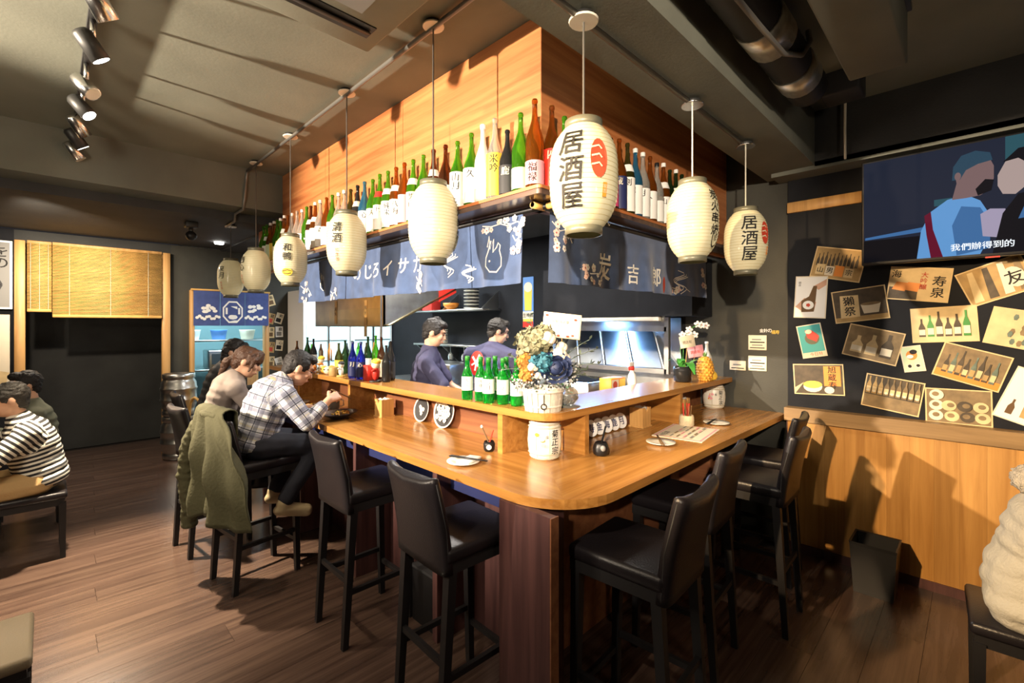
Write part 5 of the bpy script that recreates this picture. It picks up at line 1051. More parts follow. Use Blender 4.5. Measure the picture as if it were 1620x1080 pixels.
for k in range(6):
    t = thing('sauce_dish', 'small white dish with blue character standing on edge, %s from the owl pot' % ORD[k], 'dish', (2.27 + k * .084, 1.672, CZ + .052), 0, 'small dishes leaning under the ledge')
    q = rot_m(R(72), 0, R(-12)); m = MB(); m.lathe([(.03, -.012), (.05, .002), (.052, .004), (.048, .004), (.03, -.006), (.001, -.006)], 'white', seg=20, rot=q); m.build('dish', t)
    m = MB(); f = Flat(m, lambda u, v, h: q @ V((u, v, .002 + h))); f.text('福寿金海鹿月'[k], 0, 0, .05, 'navy'); m.build('character', t)
def chopsticks(t, a, b, mt='black', n=2, sep=.012):
    a, b = V(a), V(b); s = (b - a).cross(V((0, 0, 1))).normalized() * sep
    for k in range(n): m = MB(); m.cyl(a + s * k, b + s * k * .4, .0042, mt, .0025, 6); m.build('chopstick', t)
def tip_plate(x, y, r, lb, ang, cloth=False):
    t = thing('side_plate', lb, 'plate', (x, y, CZ)); m = MB(); m.lathe([(r * .5, 0), (r * .55, .004), (r, .012), (r, .016), (r * .6, .008), (.001, .007)], 'ivory', seg=28); m.build('dish', t)
    if cloth: m = MB(); m.rbox((.02, -.02, .017), (.07, .13, .012), 'white', .004, 2, rot_m(0, 0, R(-70))); m.build('folded_napkin', t)
    c, s = math.cos(R(ang)), math.sin(R(ang)); return t
def chop_thing(x, y, ang, z, lb, mt='black'):
    t = thing('chopsticks', lb, 'chopsticks', (x, y, z)); c, s = math.cos(R(ang)), math.sin(R(ang)); chopsticks(t, (-.11 * c, -.11 * s, 0), (.11 * c, .11 * s, .004), mt); return t
tip_plate(1.46, 1.80, .082, 'white side plate with folded napkin by the long counter edge', -60, True); chop_thing(1.47, 1.77, -75, CZ + .0275, 'black chopsticks across the napkin plate')
tip_plate(2.50, 1.29, .082, 'white side plate in front of the printed menu', 60); chop_thing(2.50, 1.30, 35, CZ + .0205, 'brown chopsticks on the plate by the menu', 'brown_ink')
tip_plate(3.28, 1.28, .085, 'white side plate nearest the wall end of the counter', 20); chop_thing(3.24, 1.30, 5, CZ + .0205, 'dark chopsticks on the plate nearest the wall')
m = MB(); m.box((0, 0, .0015), (.42, .30, .003), 'cream'); f = Flat(m, lambda u, v, h: (u, v, .003 + h)); f.rect(-.2, -.14, .2, .14, 'pink'); f.rect(-.19, -.13, .19, .13, 'cream'); f.text('今日酒', -.15, .1, .035, 'ink', vert=False)
for k in range(16): f.rect(-.17 + (k % 4) * .09, .045 - (k // 4) * .04, -.10 + (k % 4) * .09, .055 - (k // 4) * .04, ('grey', 'sepia_mid', 'pink')[k % 3])
tag(m.build('menu_sheet', loc=(2.88, 1.31, CZ), rot=(0, 0, R(8))), 'printed paper menu lying on the short counter side', 'menu')
# jars
t = thing('owl_pot', 'black owl-shaped toothpick pot at the ledge divider', 'pot', (2.06, 1.40, CZ)); m = MB(); m.lathe([(.028, 0), (.04, .01), (.042, .04), (.034, .062), (.028, .07), (.024, .066)], 'black', seg=18); m.build('pot', t)
m = MB(); m.ell((-.024, -.03, .045), (.014, .010, .016), 'grey', 10, 6, rot_m(0, 0, R(-45))); m.build('face_patch', t); m = MB(); m.tube([(0, 0, .05), (.03, -.01, .15)], .005, 'black', 6); m.build('spoon', t)
t = thing('chopstick_cup', 'small dark pot with a spoon and red stick beside the ledge divider', 'cup', (1.70, 1.875, CZ)); m = MB(); m.lathe([(.022, 0), (.03, .01), (.032, .04), (.026, .055), (.022, .05)], 'black', seg=16); m.build('pot', t)
m = MB(); f = Flat(m, lambda u, v, h: (-(.0315 + h) * .707 - u * .707, -(.0315 + h) * .707 + u * .707, v)); f.disc(0, .028, .014, .014, 'ivory'); m.build('painted_spot', t)
m = MB(); m.tube([(0, 0, .04), (-.02, .035, .125)], .004, 'brown_ink', 6); m.ell((-.021, .037, .13), (.008, .008, .01), 'ivory', 8, 5); m.build('spoon', t); m = MB(); m.tube([(0, 0, .04), (.012, -.02, .115)], .004, 'red_ink', 6); m.build('stick', t)
t = thing('toothpick_jar', 'beige stone jar full of red-tipped sticks before the ledge divider', 'jar', (3.09, 1.405, CZ)); m = MB(); m.lathe([(.045, 0), (.05, .008), (.048, .03), (.05, .034), (.048, .06), (.044, .072), (.036, .07), (.034, .02)], 'straw', seg=20, capt=False); m.build('jar', t)
for k in range(12): a = k * 2.4; r = .005 * k ** .5 * 1.4; m = MB(); m.cyl((r * math.cos(a), r * math.sin(a), .03), (r * 1.4 * math.cos(a), r * 1.4 * math.sin(a), .125 + .012 * (k % 3)), .0035, ('red', 'brown_ink', 'red')[k % 3], seg=6); m.build('stick', t)
# food by the diners
t = thing('food_dish', 'dark blue oval dish of yellow stir-fry at the long counter', 'dish', (1.53, 3.33, CZ), R(30)); m = MB(); m.M = Matrix.Diagonal((1.25, .95, 1, 1)); m.lathe([(.055, 0), (.06, .006), (.12, .04), (.125, .043), (.115, .042), (.06, .014), (.001, .012)], 'blue_slate', seg=28); m.build('dish', t)
m = MB(); m.M = Matrix.Diagonal((1.2, .9, 1, 1))
for k in range(26): a = random.uniform(0, 6.3); r = random.uniform(0, .07); m.caps((r * math.cos(a), r * math.sin(a), .03 + random.uniform(0, .016)), (r * math.cos(a) + random.uniform(-.03, .03), r * math.sin(a) + random.uniform(-.03, .03), .034 + random.uniform(0, .012)), .006, .005, ('food', 'food', 'yellow', 'brown_ink')[k % 4], 6, 2)
tag(m.build('stir_fry', t), kind='stuff')
t = thing('beer_mug', 'glass mug of dark drink under the ledge', 'mug', (1.64, 3.66, CZ)); m = MB(); m.lathe([(.036, 0), (.04, .006), (.042, .11), (.038, .11), (.036, .01)], 'glass_clear', seg=18, capt=False); m.lathe([(.035, .011), (.037, .07)], 'brown_ink', seg=16); m.build('glass', t)
m = MB(); m.tube([(.03, -.03, .09), (.05, -.05, .08), (.052, -.052, .04), (.03, -.03, .025)], .006, 'glass_clear', 6); m.build('handle', t)
for k, (x, y, r, c, lb) in enumerate(((1.50, 3.68, .095, 'ivory', 'white plate of snacks in front of the plaid shirt diner'), (1.56, 3.93, .085, 'blue_slate', 'dark bowl of food between the two diners'), (1.55, 4.2, .10, 'ivory', 'white plate of food in front of the ponytailed diner'), (1.68, 3.85, .06, 'charcoal', 'small black bowl under the ledge'))):
    t = thing('food_plate', lb, 'plate', (x, y, CZ)); m = MB(); m.lathe([(r * .6, 0), (r, .016), (r, .02), (r * .6, .008), (.001, .007)], c, seg=24); m.build('dish', t); m = MB()
    for q in range(10): a = q * 2.4; m.ell((r * .18 * q ** .5 * math.cos(a), r * .18 * q ** .5 * math.sin(a), .018), (.017, .014, .012), ('food', 'cream', 'brown_ink')[q % 3], 7, 5)
    tag(m.build('food', t), kind='stuff')

# ------------------------------------------------------------------ people
SCRATCH = bpy.data.scenes.new('scratch'); SVL = SCRATCH.view_layers[0]
def fuse(m, name, parent, mt, voxel=.008, smooth=4, loc=V((0, 0, 0)), wrinkle=0, wscale=9, segs=None, mats=None):
    """join overlapping shapes into one continuous surface"""
    me = bpy.data.meshes.new(name); me.from_pydata([tuple(V(v) - loc) for v in m.v], [], [f[0] for f in m.f])
    o = bpy.data.objects.new(name, me); SCRATCH.collection.objects.link(o)
    md = o.modifiers.new('r', 'REMESH'); md.mode = 'VOXEL'; md.voxel_size = voxel
    ms = o.modifiers.new('s', 'SMOOTH'); ms.iterations = smooth; ms.factor = .5
    SVL.update(); dg = SVL.depsgraph; me2 = bpy.data.meshes.new_from_object(o.evaluated_get(dg))
    bpy.data.objects.remove(o); bpy.data.meshes.remove(me); me2.name = name
    if wrinkle:
        n = len(me2.vertices); nr = [0.0] * (3 * n); me2.vertices.foreach_get('normal', nr); cc = [0.0] * (3 * n); me2.vertices.foreach_get('co', cc)
        for i in range(n):
            p = V(cc[3 * i:3 * i + 3]); k = (noise.noise(V((p.x * wscale, p.y * wscale, p.z * wscale * 1.9))) + .5 * noise.noise(p * wscale * 2.3)) * wrinkle
            for j in range(3): cc[3 * i + j] += nr[3 * i + j] * k
        me2.vertices.foreach_set('co', cc); me2.update()
    if segs:
        fa, fb = [], []
        for v in me2.vertices:
            p = v.co + loc; best = None
            for a, b, r, kind in segs:
                d = b - a; t = max(0, min(1, (p - a).dot(d) / d.length_squared)); dist = (p - (a + d * t)).length - r
                if best is None or dist < best[0]:
                    ax = d.normalized(); ref = V((0, 1, 0)) if abs(ax.y) < .8 else V((0, 0, 1)); s = ax.cross(ref).normalized(); q = s.cross(ax); e = p - a
                    best = (dist, e.dot(ax) + 1, math.atan2(e.dot(q), e.dot(s)) * (.16 if kind == 't' else .06) + 2)
            fa.append(best[1]); fb.append(best[2])
        for nm, dat in (('fa', fa), ('fb', fb)):
            at = me2.attributes.new(nm, 'FLOAT', 'POINT'); at.data.foreach_set('value', dat)
    me2.materials.clear(); me2.materials.append(MATS[mt])
    me2.polygons.foreach_set('use_smooth', [True] * len(me2.polygons))
    r = bpy.data.objects.new(name, me2); COL.objects.link(r); r.parent = parent; return r
def frame(f, up=V((0, 0, 1))):
    f = V(f).normalized(); s = f.cross(up).normalized(); u = s.cross(f); return f, s, u
def hand(m, w, d, n, side, curl=.6, mt='skin', hold=0):
    """w wrist, d direction of the fingers, n palm normal, side +1 thumb towards d x n"""
    d = V(d).normalized(); n = (V(n) - d * V(n).dot(d)).normalized(); s = d.cross(n) * side
    for k in range(4):
        o = s * (.026 - .0175 * k); b = w + d * .082 + o
        m.caps(w + d * .012 + o * .55, b, .0145, .0125, mt, 8, 3)
        L = (.040, .046, .043, .033)[k]; c = curl * (1 + .08 * k)
        d1 = (d * math.cos(c) + n * math.sin(c)).normalized(); d2 = (d * math.cos(c * 2.1) + n * math.sin(c * 2.1)).normalized(); d3 = (d * math.cos(c * 2.9) + n * math.sin(c * 2.9)).normalized()
        p1 = b + d1 * L; p2 = p1 + d2 * L * .62; p3 = p2 + d3 * L * .45
        m.caps(b, p1, .0100, .0090, mt, 8, 3); m.caps(p1, p2, .0090, .0083, mt, 8, 3); m.caps(p2, p3, .0083, .0072, mt, 8, 3)
    b = w + d * .02 + s * .024; t1 = b + (d * .6 + s * .75 + n * .3).normalized() * .042; t2 = t1 + (d * .85 + s * .1 + n * .55).normalized() * .032
    m.caps(b, t1, .0155, .0115, mt, 8, 3); m.caps(t1, t2, .0115, .009, mt, 8, 3)
def person(label, J, top, bottom, hair, facing, hair_style='short', sleeve=.5, top_mt='tee', scale=1.0, wr=.005, head_up=(0, 0, 1), vox=.0075, neckband=None, glasses=False, group=None, ext=None, smile=False, hands=((.6, 1), (.6, 1)), bulk=1.0, longcoat=False):
    P = {k: V(v) for k, v in J.items() if isinstance(v, tuple)}
    base = V((P['pel'].x, P['pel'].y, 0)); t = thing('person', label, 'person', tuple(base), 0, group)
    f, s, u = frame(facing, V(head_up)); h = P['head']; q = Matrix((s, f, u)).transposed()
    tf, ts, tu = frame(J.get('tface', facing)); ts = (P['shr'] - P['shl']).normalized()
    m = MB()
    # head: cranium, jaw, cheeks, nose, ears
    m.ell(h + u * .022 - f * .008, (.076, .094, .098), 'skin', 18, 12, q); m.ell(h - u * .045 + f * .028, (.056, .062, .070), 'skin', 16, 10, q); m.ell(h - u * .088 + f * .060, (.022, .02, .018), 'skin', 10, 6, q)
    for k in (-1, 1):
        m.ell(h + s * k * .036 + f * .066 - u * .018, (.026, .022, .026), 'skin', 10, 6, q); m.ell(h + s * k * .078 - f * .012 - u * .006, (.012, .022, .032), 'skin', 10, 6, q)
    m.caps(h + f * .086 + u * .012, h + f * .104 - u * .026, .009, .013, 'skin', 8, 3); m.ell(h + f * .088 - u * .060, (.024, .010, .010), 'skin', 8, 5, q); m.ell(h + f * .078 + u * .034, (.055, .018, .014), 'skin', 10, 6, q)
    m.caps(P['neck'], h - u * .05 - f * .022, .054, .049, 'skin', 12, 4)
    # trunk
    pel, ch = P['pel'], P['chest']
    for k in range(6):
        c = pel.lerp(ch, k / 5); bw = (.145, .135, .13, .145, .155, .15)[k] * bulk * scale; bd = (.105, .10, .10, .11, .105, .09)[k] * bulk * scale
        ax = (ch - pel).normalized(); ff = (tf - ax * tf.dot(ax)).normalized(); ss = ff.cross(ax); m.ell(c, (bw, bd, .10), 'skin', 14, 8, Matrix((ss, ff, ax)).transposed())
    m.caps(ch, P['neck'], .085, .058, 'skin', 12, 4)
    for k, sd in (('l', -1), ('r', 1)):
        sh, el, wr_ = P['sh' + k], P['el' + k], P['wr' + k]
        m.caps(ch.lerp(sh, .3), sh, .07, .058, 'skin', 10, 4); m.caps(sh, el, .053 * scale, .041 * scale, 'skin', 10, 4); m.caps(el, wr_, .041 * scale, .027 * scale, 'skin', 10, 4)
        hd = V(J.get('hd' + k, wr_ - el)); hn = V(J.get('hn' + k, (0, 0, -1))); hand(m, wr_, hd, hn, sd * J.get('th' + k, 1), hands[0 if k == 'l' else 1][0])
        hp, kn, an = P['hip' + k], P['kn' + k], P['an' + k]
        m.caps(hp, kn, .082 * scale, .056 * scale, 'skin', 10, 4); m.caps(kn, an, .055 * scale, .038 * scale, 'skin', 10, 4)
        toe = P['toe' + k]; m.caps(an - V((0, 0, .03)), toe, .034, .026, 'skin', 10, 4)
    fuse(m, 'body', t, 'skin', vox, 3, base)
    # top
    c = MB(); segs = [(pel, ch, .13, 't')]
    infl = .016
    for k in range(7):
        p = pel.lerp(ch, k / 6 * 1.02 - .02); i = min(k, 6); bw = ((.155, .15, .145, .15, .16, .165, .15)[i] * bulk * scale) + infl; bd = ((.118, .118, .115, .12, .122, .115, .095)[i] * bulk * scale) + infl
        ax = (ch - pel).normalized(); ff = (tf - ax * tf.dot(ax)).normalized(); ss = ff.cross(ax); c.ell(p, (bw, bd, .09), 'skin', 16, 8, Matrix((ss, ff, ax)).transposed())
    c.caps(ch, P['neck'] - (P['neck'] - ch) * .12, .105, .074, 'skin', 12, 4)
    for k in 'lr':
        sh, el, wr_ = P['sh' + k], P['el' + k], P['wr' + k]
        c.caps(ch.lerp(sh, .35), sh, .088, .075, 'skin', 10, 4); c.caps(P['neck'].lerp(ch, .35), sh.lerp(ch, .25), .082, .082, 'skin', 10, 4)
        e1 = sh.lerp(el, min(1, sleeve * 2)); c.caps(sh, e1, .072 * scale, (.066 if sleeve < .5 else .058) * scale, 'skin', 10, 4); segs.append((sh, el, .06, 'a'))
        if sleeve > .5: e2 = el.lerp(wr_, min(.97, (sleeve - .5) * 2)); c.caps(el, e2, .057 * scale, .047 * scale, 'skin', 10, 4); segs.append((el, wr_, .05, 'a'))
    if ext: ext(c, P)
    o = fuse(c, top, t, top_mt, .010, 3, base, wr, 9, segs)
    if neckband:
        nb = MB(); ax = (h - P['neck']).normalized(); qq = ax.to_track_quat('Z', 'Y').to_matrix(); nb.lathe([(.066, -.012), (.072, -.004), (.068, .010), (.060, .012)], neckband, P['neck'] - base - ax * .005, 20, rot=qq, capb=False, capt=False); nb.build('collar', t)
    # trousers
    if bottom:
        c = MB(); c.ell(pel, (.165 * bulk * scale, .125 * bulk * scale, .11), 'skin', 14, 8, Matrix((ts, tf, V((0, 0, 1)))).transposed())
        for k in 'lr': c.caps(P['hip' + k], P['kn' + k], .098 * scale, .072 * scale, 'skin', 10, 4); c.caps(P['kn' + k], P['kn' + k].lerp(P['an' + k], .93), .07 * scale, .056 * scale, 'skin', 10, 4)
        fuse(c, 'trousers', t, bottom, .011, 3, base, .005, 10)
    for k in 'lr':
        an, toe = P['an' + k], P['toe' + k]; c = MB(); d = (toe - an); d.z = 0; d = d.normalized() if d.length > .01 else tf
        c.caps(an - V((0, 0, .035)), toe, .044, .036, 'skin', 12, 4); c.caps(an - V((0, 0, .0)), an - V((0, 0, .04)), .047, .045, 'skin', 12, 4); c.caps(an - V((0, 0, .045)) - d * .03, toe - V((0, 0, .018)), .036, .034, 'skin', 10, 4)
        fuse(c, 'shoe', t, J.get('shoe', 'black'), .008, 3, base)
    # hair
    c = MB(); c.ell(h + u * .034 - f * .022, (.086, .098, .096), 'skin', 18, 12, q)
    if hair_style in ('short', 'pony', 'top'):
        c.ell(h + u * .088 + f * .045, (.066, .050, .036), 'skin', 14, 8, q); c.ell(h - u * .03 - f * .06, (.062, .045, .055), 'skin', 12, 8, q)
        for k in (-1, 1): c.ell(h + s * k * .072 + u * .03 + f * .012, (.015, .042, .045), 'skin', 10, 6, q)
    if hair_style == 'pony':
        c.ell(h + u * .05 + f * .062, (.068, .042, .06), 'skin', 14, 8, q)
        for k in (-1, 1): c.caps(h + s * k * .066 + f * .05 + u * .04, h + s * k * .07 + f * .045 - u * .06, .02, .010, 'skin', 8, 3)
        b = h - f * .10 + u * .01; fh = V((f.x, f.y, 0)).normalized(); c.caps(b, b - fh * .055 - V((0, 0, .035)), .026, .034, 'skin', 10, 4); c.caps(b - fh * .055 - V((0, 0, .035)), b - fh * .11 - V((0, 0, .17)), .034, .014, 'skin', 10, 4)
    if hair_style == 'top': c.ell(h + u * .125 - f * .01, (.034, .036, .026), 'skin', 10, 6, q)
    if hair_style == 'long':
        c.ell(h + u * .07 + f * .05, (.066, .045, .045), 'skin', 14, 8, q)
        for k in (-1, 0, 1): c.caps(h - f * .06 + s * k * .05, h - f * .09 + s * k * .06 - V((0, 0, .2)), .045, .03, 'skin', 10, 4)
    ho = fuse(c, 'hair', t, hair, .0075, 2, base, .006, 38)
    for k in (-1, 1):
        e = MB(); e.ell(h + s * k * .031 + f * .0865 + u * .006 - base, (.0125, .005, .0055), 'ink', 10, 6, q); e.build('eye', t)
        e = MB(); e.caps(h + s * k * .018 + f * .0945 + u * .026 - base, h + s * k * .046 + f * .082 + u * .026 - base, .0035, .003, hair, 6, 3); e.build('eyebrow', t)
    e = MB(); e.caps(h - s * .017 + f * .0945 - u * .060 - base, h + s * .017 + f * .0945 - u * .060 - base, .0045, .0045, 'lip', 6, 3); e.build('mouth', t)
    if glasses:
        e = MB()
        for k in (-1, 1):
            e.lathe([(.020, -.001), (.0215, 0), (.020, .001), (.0190, 0), (.020, -.001)], 'black', h + s * k * .032 + f * .104 + u * .004 - base, 16, rot=q @ rot_m(R(90)), capb=False, capt=False)
            e.tube([h + s * k * .052 + f * .102 + u * .008 - base, h + s * k * .078 - f * .0 + u * .008 - base], .0018, 'black', 5)
        e.tube([h - s * .012 + f * .106 + u * .006 - base, h + s * .012 + f * .106 + u * .006 - base], .0018, 'black', 5); e.build('glasses', t)
    return t, base
# plaid shirt diner
person('person in a plaid shirt hunched over the long counter eating with chopsticks', dict(pel=(.98, 3.46, .90), chest=(1.11, 3.45, 1.235), neck=(1.18, 3.445, 1.30), head=(1.275, 3.43, 1.375), shl=(1.10, 3.63, 1.225), shr=(1.13, 3.26, 1.21), ell=(1.22, 3.74, 1.02), wrl=(1.45, 3.66, 1.045), elr=(1.235, 3.18, 1.03), wrr=(1.39, 3.19, 1.165),
    hdr=(.8, .25, .25), hnr=(.1, .8, -.5), thr=1, hdl=(.9, -.2, -.05), hnl=(0, 0, -1), hipl=(1.0, 3.56, .88), hipr=(1.0, 3.36, .88), knl=(1.37, 3.60, .84), knr=(1.37, 3.32, .84), anl=(1.16, 3.58, .49), anr=(1.13, 3.30, .49), toel=(1.30, 3.58, .42), toer=(1.27, 3.27, .42), shoe='shoe_tan'),
    'shirt', 'denim', 'hair_black', (.80, -.12, -.42), 'short', .82, 'plaid_cloth', 1.0, .006, head_up=(.35, 0, 1), glasses=True, hands=((.35, 1), (.85, 1)), bulk=1.08)
t = thing('chopsticks', 'chopsticks held in the hand of the plaid shirt diner', 'chopsticks', (1.47, 3.22, 1.20)); chopsticks(t, (-.05, .0, .03), (.13, .07, -.06), 'brown_ink')
# woman with ponytail
person('person with a brown ponytail and grey sweater leaning to the counter', dict(pel=(.92, 4.2, .90), chest=(1.02, 4.19, 1.22), neck=(1.07, 4.18, 1.29), head=(1.14, 4.14, 1.385), shl=(1.01, 4.36, 1.20), shr=(1.03, 4.02, 1.195), ell=(1.14, 4.44, 1.0), wrl=(1.38, 4.34, 1.06), elr=(1.16, 3.98, .99), wrr=(1.40, 4.08, 1.06),
    hipl=(.94, 4.29, .88), hipr=(.94, 4.11, .88), knl=(1.32, 4.31, .84), knr=(1.32, 4.09, .84), anl=(1.2, 4.31, .46), anr=(1.2, 4.09, .46), toel=(1.34, 4.31, .40), toer=(1.34, 4.09, .40)),
    'sweater', 'denim', 'hair_brown', (.80, -.38, -.36), 'pony', .97, 'grey_knit', .92, .003, head_up=(.3, 0, 1), bulk=.92)
# further diner
person('person with long black hair seated past the ponytailed diner', dict(pel=(1.06, 4.98, .90), chest=(1.16, 4.97, 1.24), neck=(1.20, 4.96, 1.32), head=(1.26, 4.93, 1.43), shl=(1.15, 5.14, 1.22), shr=(1.17, 4.80, 1.22), ell=(1.28, 5.20, 1.02), wrl=(1.5, 5.1, 1.06), elr=(1.28, 4.75, 1.02), wrr=(1.5, 4.86, 1.06),
    hipl=(1.08, 5.07, .88), hipr=(1.08, 4.89, .88), knl=(1.40, 5.08, .84), knr=(1.40, 4.88, .84), anl=(1.3, 5.08, .46), anr=(1.3, 4.88, .46), toel=(1.42, 5.08, .40), toer=(1.42, 4.88, .40)),
    'blouse', 'denim', 'hair_black', (.75, -.55, -.3), 'long', .97, 'charcoal', .92, .003, bulk=.92, vox=.009)
# striped shirt diner on the low stool, facing away from the bar
person('person in a black and cream striped shirt on a low stool, hand at the face', dict(pel=(-.02, 4.86, .58), chest=(-.10, 4.86, .93), neck=(-.14, 4.86, 1.02), head=(-.19, 4.845, 1.155), shl=(-.09, 4.66, .93), shr=(-.09, 5.06, .93), ell=(-.29, 4.60, .74), wrl=(-.30, 4.68, .98), elr=(-.30, 5.12, .78), wrr=(-.48, 5.02, .86),
    hdl=(-.1, .45, .75), hnl=(.8, .3, 0), hipl=(-.05, 4.76, .56), hipr=(-.05, 4.96, .56), knl=(-.48, 4.72, .53), knr=(-.48, 5.0, .53), anl=(-.46, 4.72, .10), anr=(-.46, 5.0, .10), toel=(-.60, 4.72, .05), toer=(-.60, 5.0, .05), shoe='brown_ink'),
    'shirt', 'khaki', 'hair_grey', (-1, -.1, -.15), 'short', .6, 'striped_cloth', 1.02, .004, head_up=(-.1, 0, 1), bulk=1.15)
person('person with black hair half hidden behind the striped shirt diner', dict(pel=(-.06, 5.75, .58), chest=(-.08, 5.75, .93), neck=(-.09, 5.75, 1.02), head=(-.13, 5.74, 1.17), shl=(-.07, 5.56, .93), shr=(-.07, 5.95, .93), ell=(-.22, 5.52, .72), wrl=(-.42, 5.6, .80), elr=(-.22, 6.0, .72), wrr=(-.42, 5.9, .80),
    hipl=(-.08, 5.66, .56), hipr=(-.08, 5.85, .56), knl=(-.48, 5.64, .53), knr=(-.48, 5.88, .53), anl=(-.46, 5.64, .10), anr=(-.46, 5.88, .10), toel=(-.6, 5.64, .05), toer=(-.6, 5.88, .05)),
    'jacket', 'denim', 'hair_black', (-1, -.2, -.1), 'short', .97, 'sage', 1.0, .004, bulk=1.15, vox=.009)
# the two cooks
ST = lambda x, y, dx, dy: dict(hipl=(x - dy * .1, y + dx * .1, .93), hipr=(x + dy * .1, y - dx * .1, .93), knl=(x - dy * .11, y + dx * .11, .50), knr=(x + dy * .11, y - dx * .11, .50), anl=(x - dy * .11, y + dx * .11, .11), anr=(x + dy * .11, y - dx * .11, .11), toel=(x - dy * .12 + dx * .15, y + dx * .12 + dy * .15, .05), toer=(x + dy * .12 + dx * .15, y - dx * .12 + dy * .15, .05))
J = dict(pel=(2.37, 3.51, .98), chest=(2.40, 3.465, 1.38), neck=(2.415, 3.45, 1.47), head=(2.44, 3.415, 1.615), shl=(2.54, 3.57, 1.38), shr=(2.28, 3.32, 1.36), ell=(2.68, 3.50, 1.12), wrl=(2.70, 3.28, 1.06), elr=(2.37, 3.12, 1.12), wrr=(2.56, 3.01, 1.07), hnl=(0, 0, -1), hnr=(0, 0, -1)); J.update(ST(2.40, 3.50, .7, -.7))
tk, bs = person('cook in a navy t-shirt with a topknot looking down at the worktop', J, 't_shirt', 'denim', 'hair_black', (.72, -.62, -.30), 'top', .36, 'tee', .96, .005, neckband='tee', hands=((.7, 1), (.7, 1)))
J = dict(pel=(2.99, 3.32, .98), chest=(3.02, 3.30, 1.40), neck=(3.035, 3.29, 1.49), head=(3.075, 3.26, 1.625), shl=(2.94, 3.51, 1.40), shr=(3.10, 3.09, 1.39), ell=(3.02, 3.62, 1.15), wrl=(3.22, 3.56, 1.10), elr=(3.22, 3.04, 1.15), wrr=(3.30, 3.16, 1.10), tface=(.92, .38, 0)); J.update(ST(2.99, 3.32, .92, .38))
tk, bs = person('cook seen from behind with a red disc emblem on the navy t-shirt', J, 't_shirt', 'denim', 'hair_grey', (.85, -.50, -.30), 'short', .36, 'tee', 1.03, .005, neckband='tee', glasses=True, bulk=1.08)
def back(u, v, h):
    k = (v - .98) / .42; d = -(.160 - 1.1 * u * u + h); return (.03 * k + .92 * d - .38 * u, -.02 * k + .38 * d + .92 * u, v)
m = MB(); f = Flat(m, back); cx = .075
m.grid(lambda a, b: back(cx + .08 * b * math.cos(2 * PI * a), 1.33 + .115 * b * math.sin(2 * PI * a), .002), 20, 4, 'red')
f.h = .004; f.stroke([(cx - .05, 1.28), (cx, 1.33), (cx + .05, 1.39)], .02, 'white'); f.stroke([(cx + .01, 1.26), (cx, 1.34), (cx - .03, 1.41)], .02, 'white'); f.stroke([(cx - .055, 1.36), (cx, 1.34), (cx + .055, 1.31)], .018, 'white'); m.build('emblem', tk)
# person in white coat at the frame edge
def coat_ext(c, P):
    pel = P['pel']; c.ell(pel + V((0, .0, .02)), (.205, .165, .22), 'skin', 14, 8)
    for k in 'lr': c.caps(P['hip' + k] - V((0, -.06, .0)), P['hip' + k].lerp(P['kn' + k], .35), .120, .115, 'skin', 10, 4)
    c.ell(P['neck'] + V((0, .05, -.02)), (.15, .11, .08), 'skin', 14, 8)
tk, bs = person('person in a thick white coat with a fur-trimmed hood, seen from behind', dict(pel=(2.86, -.17, .60), chest=(2.84, -.26, .95), neck=(2.84, -.32, 1.03), head=(2.84, -.42, 1.14), shl=(3.03, -.28, .96), shr=(2.65, -.28, .96), ell=(3.08, -.48, .76), wrl=(2.98, -.68, .74), elr=(2.60, -.48, .76), wrr=(2.70, -.68, .74),
    hipl=(2.95, -.20, .56), hipr=(2.77, -.20, .56), knl=(2.97, -.60, .54), knr=(2.75, -.60, .54), anl=(2.97, -.58, .1), anr=(2.75, -.58, .1), toel=(2.97, -.72, .05), toer=(2.75, -.72, .05)),
    'coat', 'denim', 'hair_black', (0, -1, -.25), 'long', .97, 'coat_white', 1.05, .006, ext=coat_ext, bulk=1.18, vox=.009)
cm = [c for c in tk.children if c.name.startswith('coat')][0].data; n = len(cm.vertices); nr = [0.0] * (3 * n); cc = [0.0] * (3 * n); cm.vertices.foreach_get('normal', nr); cm.vertices.foreach_get('co', cc)
for i in range(n):
    k = .007 * abs(math.sin(cc[3 * i + 2] * 40 + cc[3 * i + 1] * 12 + .5 * math.sin(cc[3 * i] * 20))) ** .6
    for j in range(3): cc[3 * i + j] += nr[3 * i + j] * k
cm.vertices.foreach_set('co', cc); cm.update()
m = MB()
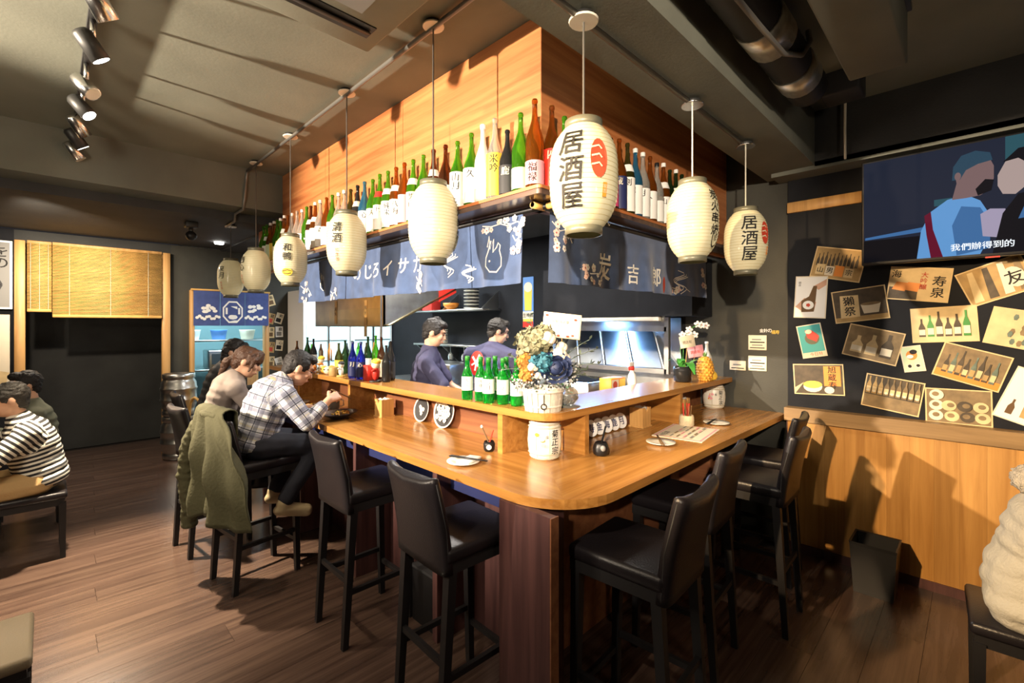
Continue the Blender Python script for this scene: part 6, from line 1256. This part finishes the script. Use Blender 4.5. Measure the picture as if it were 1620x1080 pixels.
for k in range(9): a = PI * k / 8; m.ell(V((2.84 + .15 * math.cos(a), -.30 + .155 * math.sin(a), 1.07 - .02 * math.sin(a))), (.055, .055, .05), 'fur', 10, 8)
fuse(m, 'fur_hood', tk, 'fur', .01, 1, bs, .016, 45)
# olive coat over the stool back
t = thing('olive_coat', 'olive green coat draped over the back of the plaid shirt diner\'s stool', 'coat', (.80, 3.49, .45), R(-82))
def drape(u, v):     # local: x across the backrest, y away from the sitter is negative, v 0 rear hem .. 1 front hem
    x = u - .5
    if v < .72:
        k = v / .72; fl = 1 - k; wd = .60 - .19 * k ** 3; xx = x * wd + .125 * (1 - k ** 3)
        z = .03 + .65 * k - .04 * fl * math.sin(u * 7 + 1)
        wrap = max(0, xx - .20) * .75 + max(0, -.20 - xx) * .6
        y = -.075 - .06 * fl + wrap * .6 + min(1, fl * 2.5) * (.030 * math.sin(u * 15 + k * 2.5) + .020 * math.sin(u * 33 + k * 5)) + .010 * math.sin(k * 14 + u * 8)
        return V((xx, y, z))
    k = (v - .72) / .28; a = min(1, k / .4) * PI; y = -.02 - .04 * math.cos(a); z = .68 + .022 * math.sin(a) - max(0, k - .4) * .3
    return V((x * .41, y + .006 * math.sin(u * 25), z))
m = MB(); m.grid(lambda u, v: drape(u, v) + V((0, 0, -.02 * (2 * u - 1) ** 2 * 0)), 48, 40, 'olive_cloth'); ob = m.build('cloth', t)
sd = ob.modifiers.new('thick', 'SOLIDIFY'); sd.thickness = .008; sd.offset = 1
m = MB(); m.tube([(-.20, -.05, .58), (-.235, -.09, .45), (-.24, -.11, .25), (-.22, -.10, .05), (-.215, -.10, -.10)], [.05, .055, .055, .05, .045], 'olive_cloth', 12); fuse(m, 'sleeve', t, 'olive_cloth', .009, 2, V((0, 0, 0)), .008, 16)
m = MB(); m.tube([(.12, -.06, .66), (.0, -.085, .665), (-.12, -.06, .66)], .022, 'olive_cloth', 10); fuse(m, 'collar', t, 'olive_cloth', .008, 2, V((0, 0, 0)), .004, 20)

bpy.data.scenes.remove(SCRATCH)
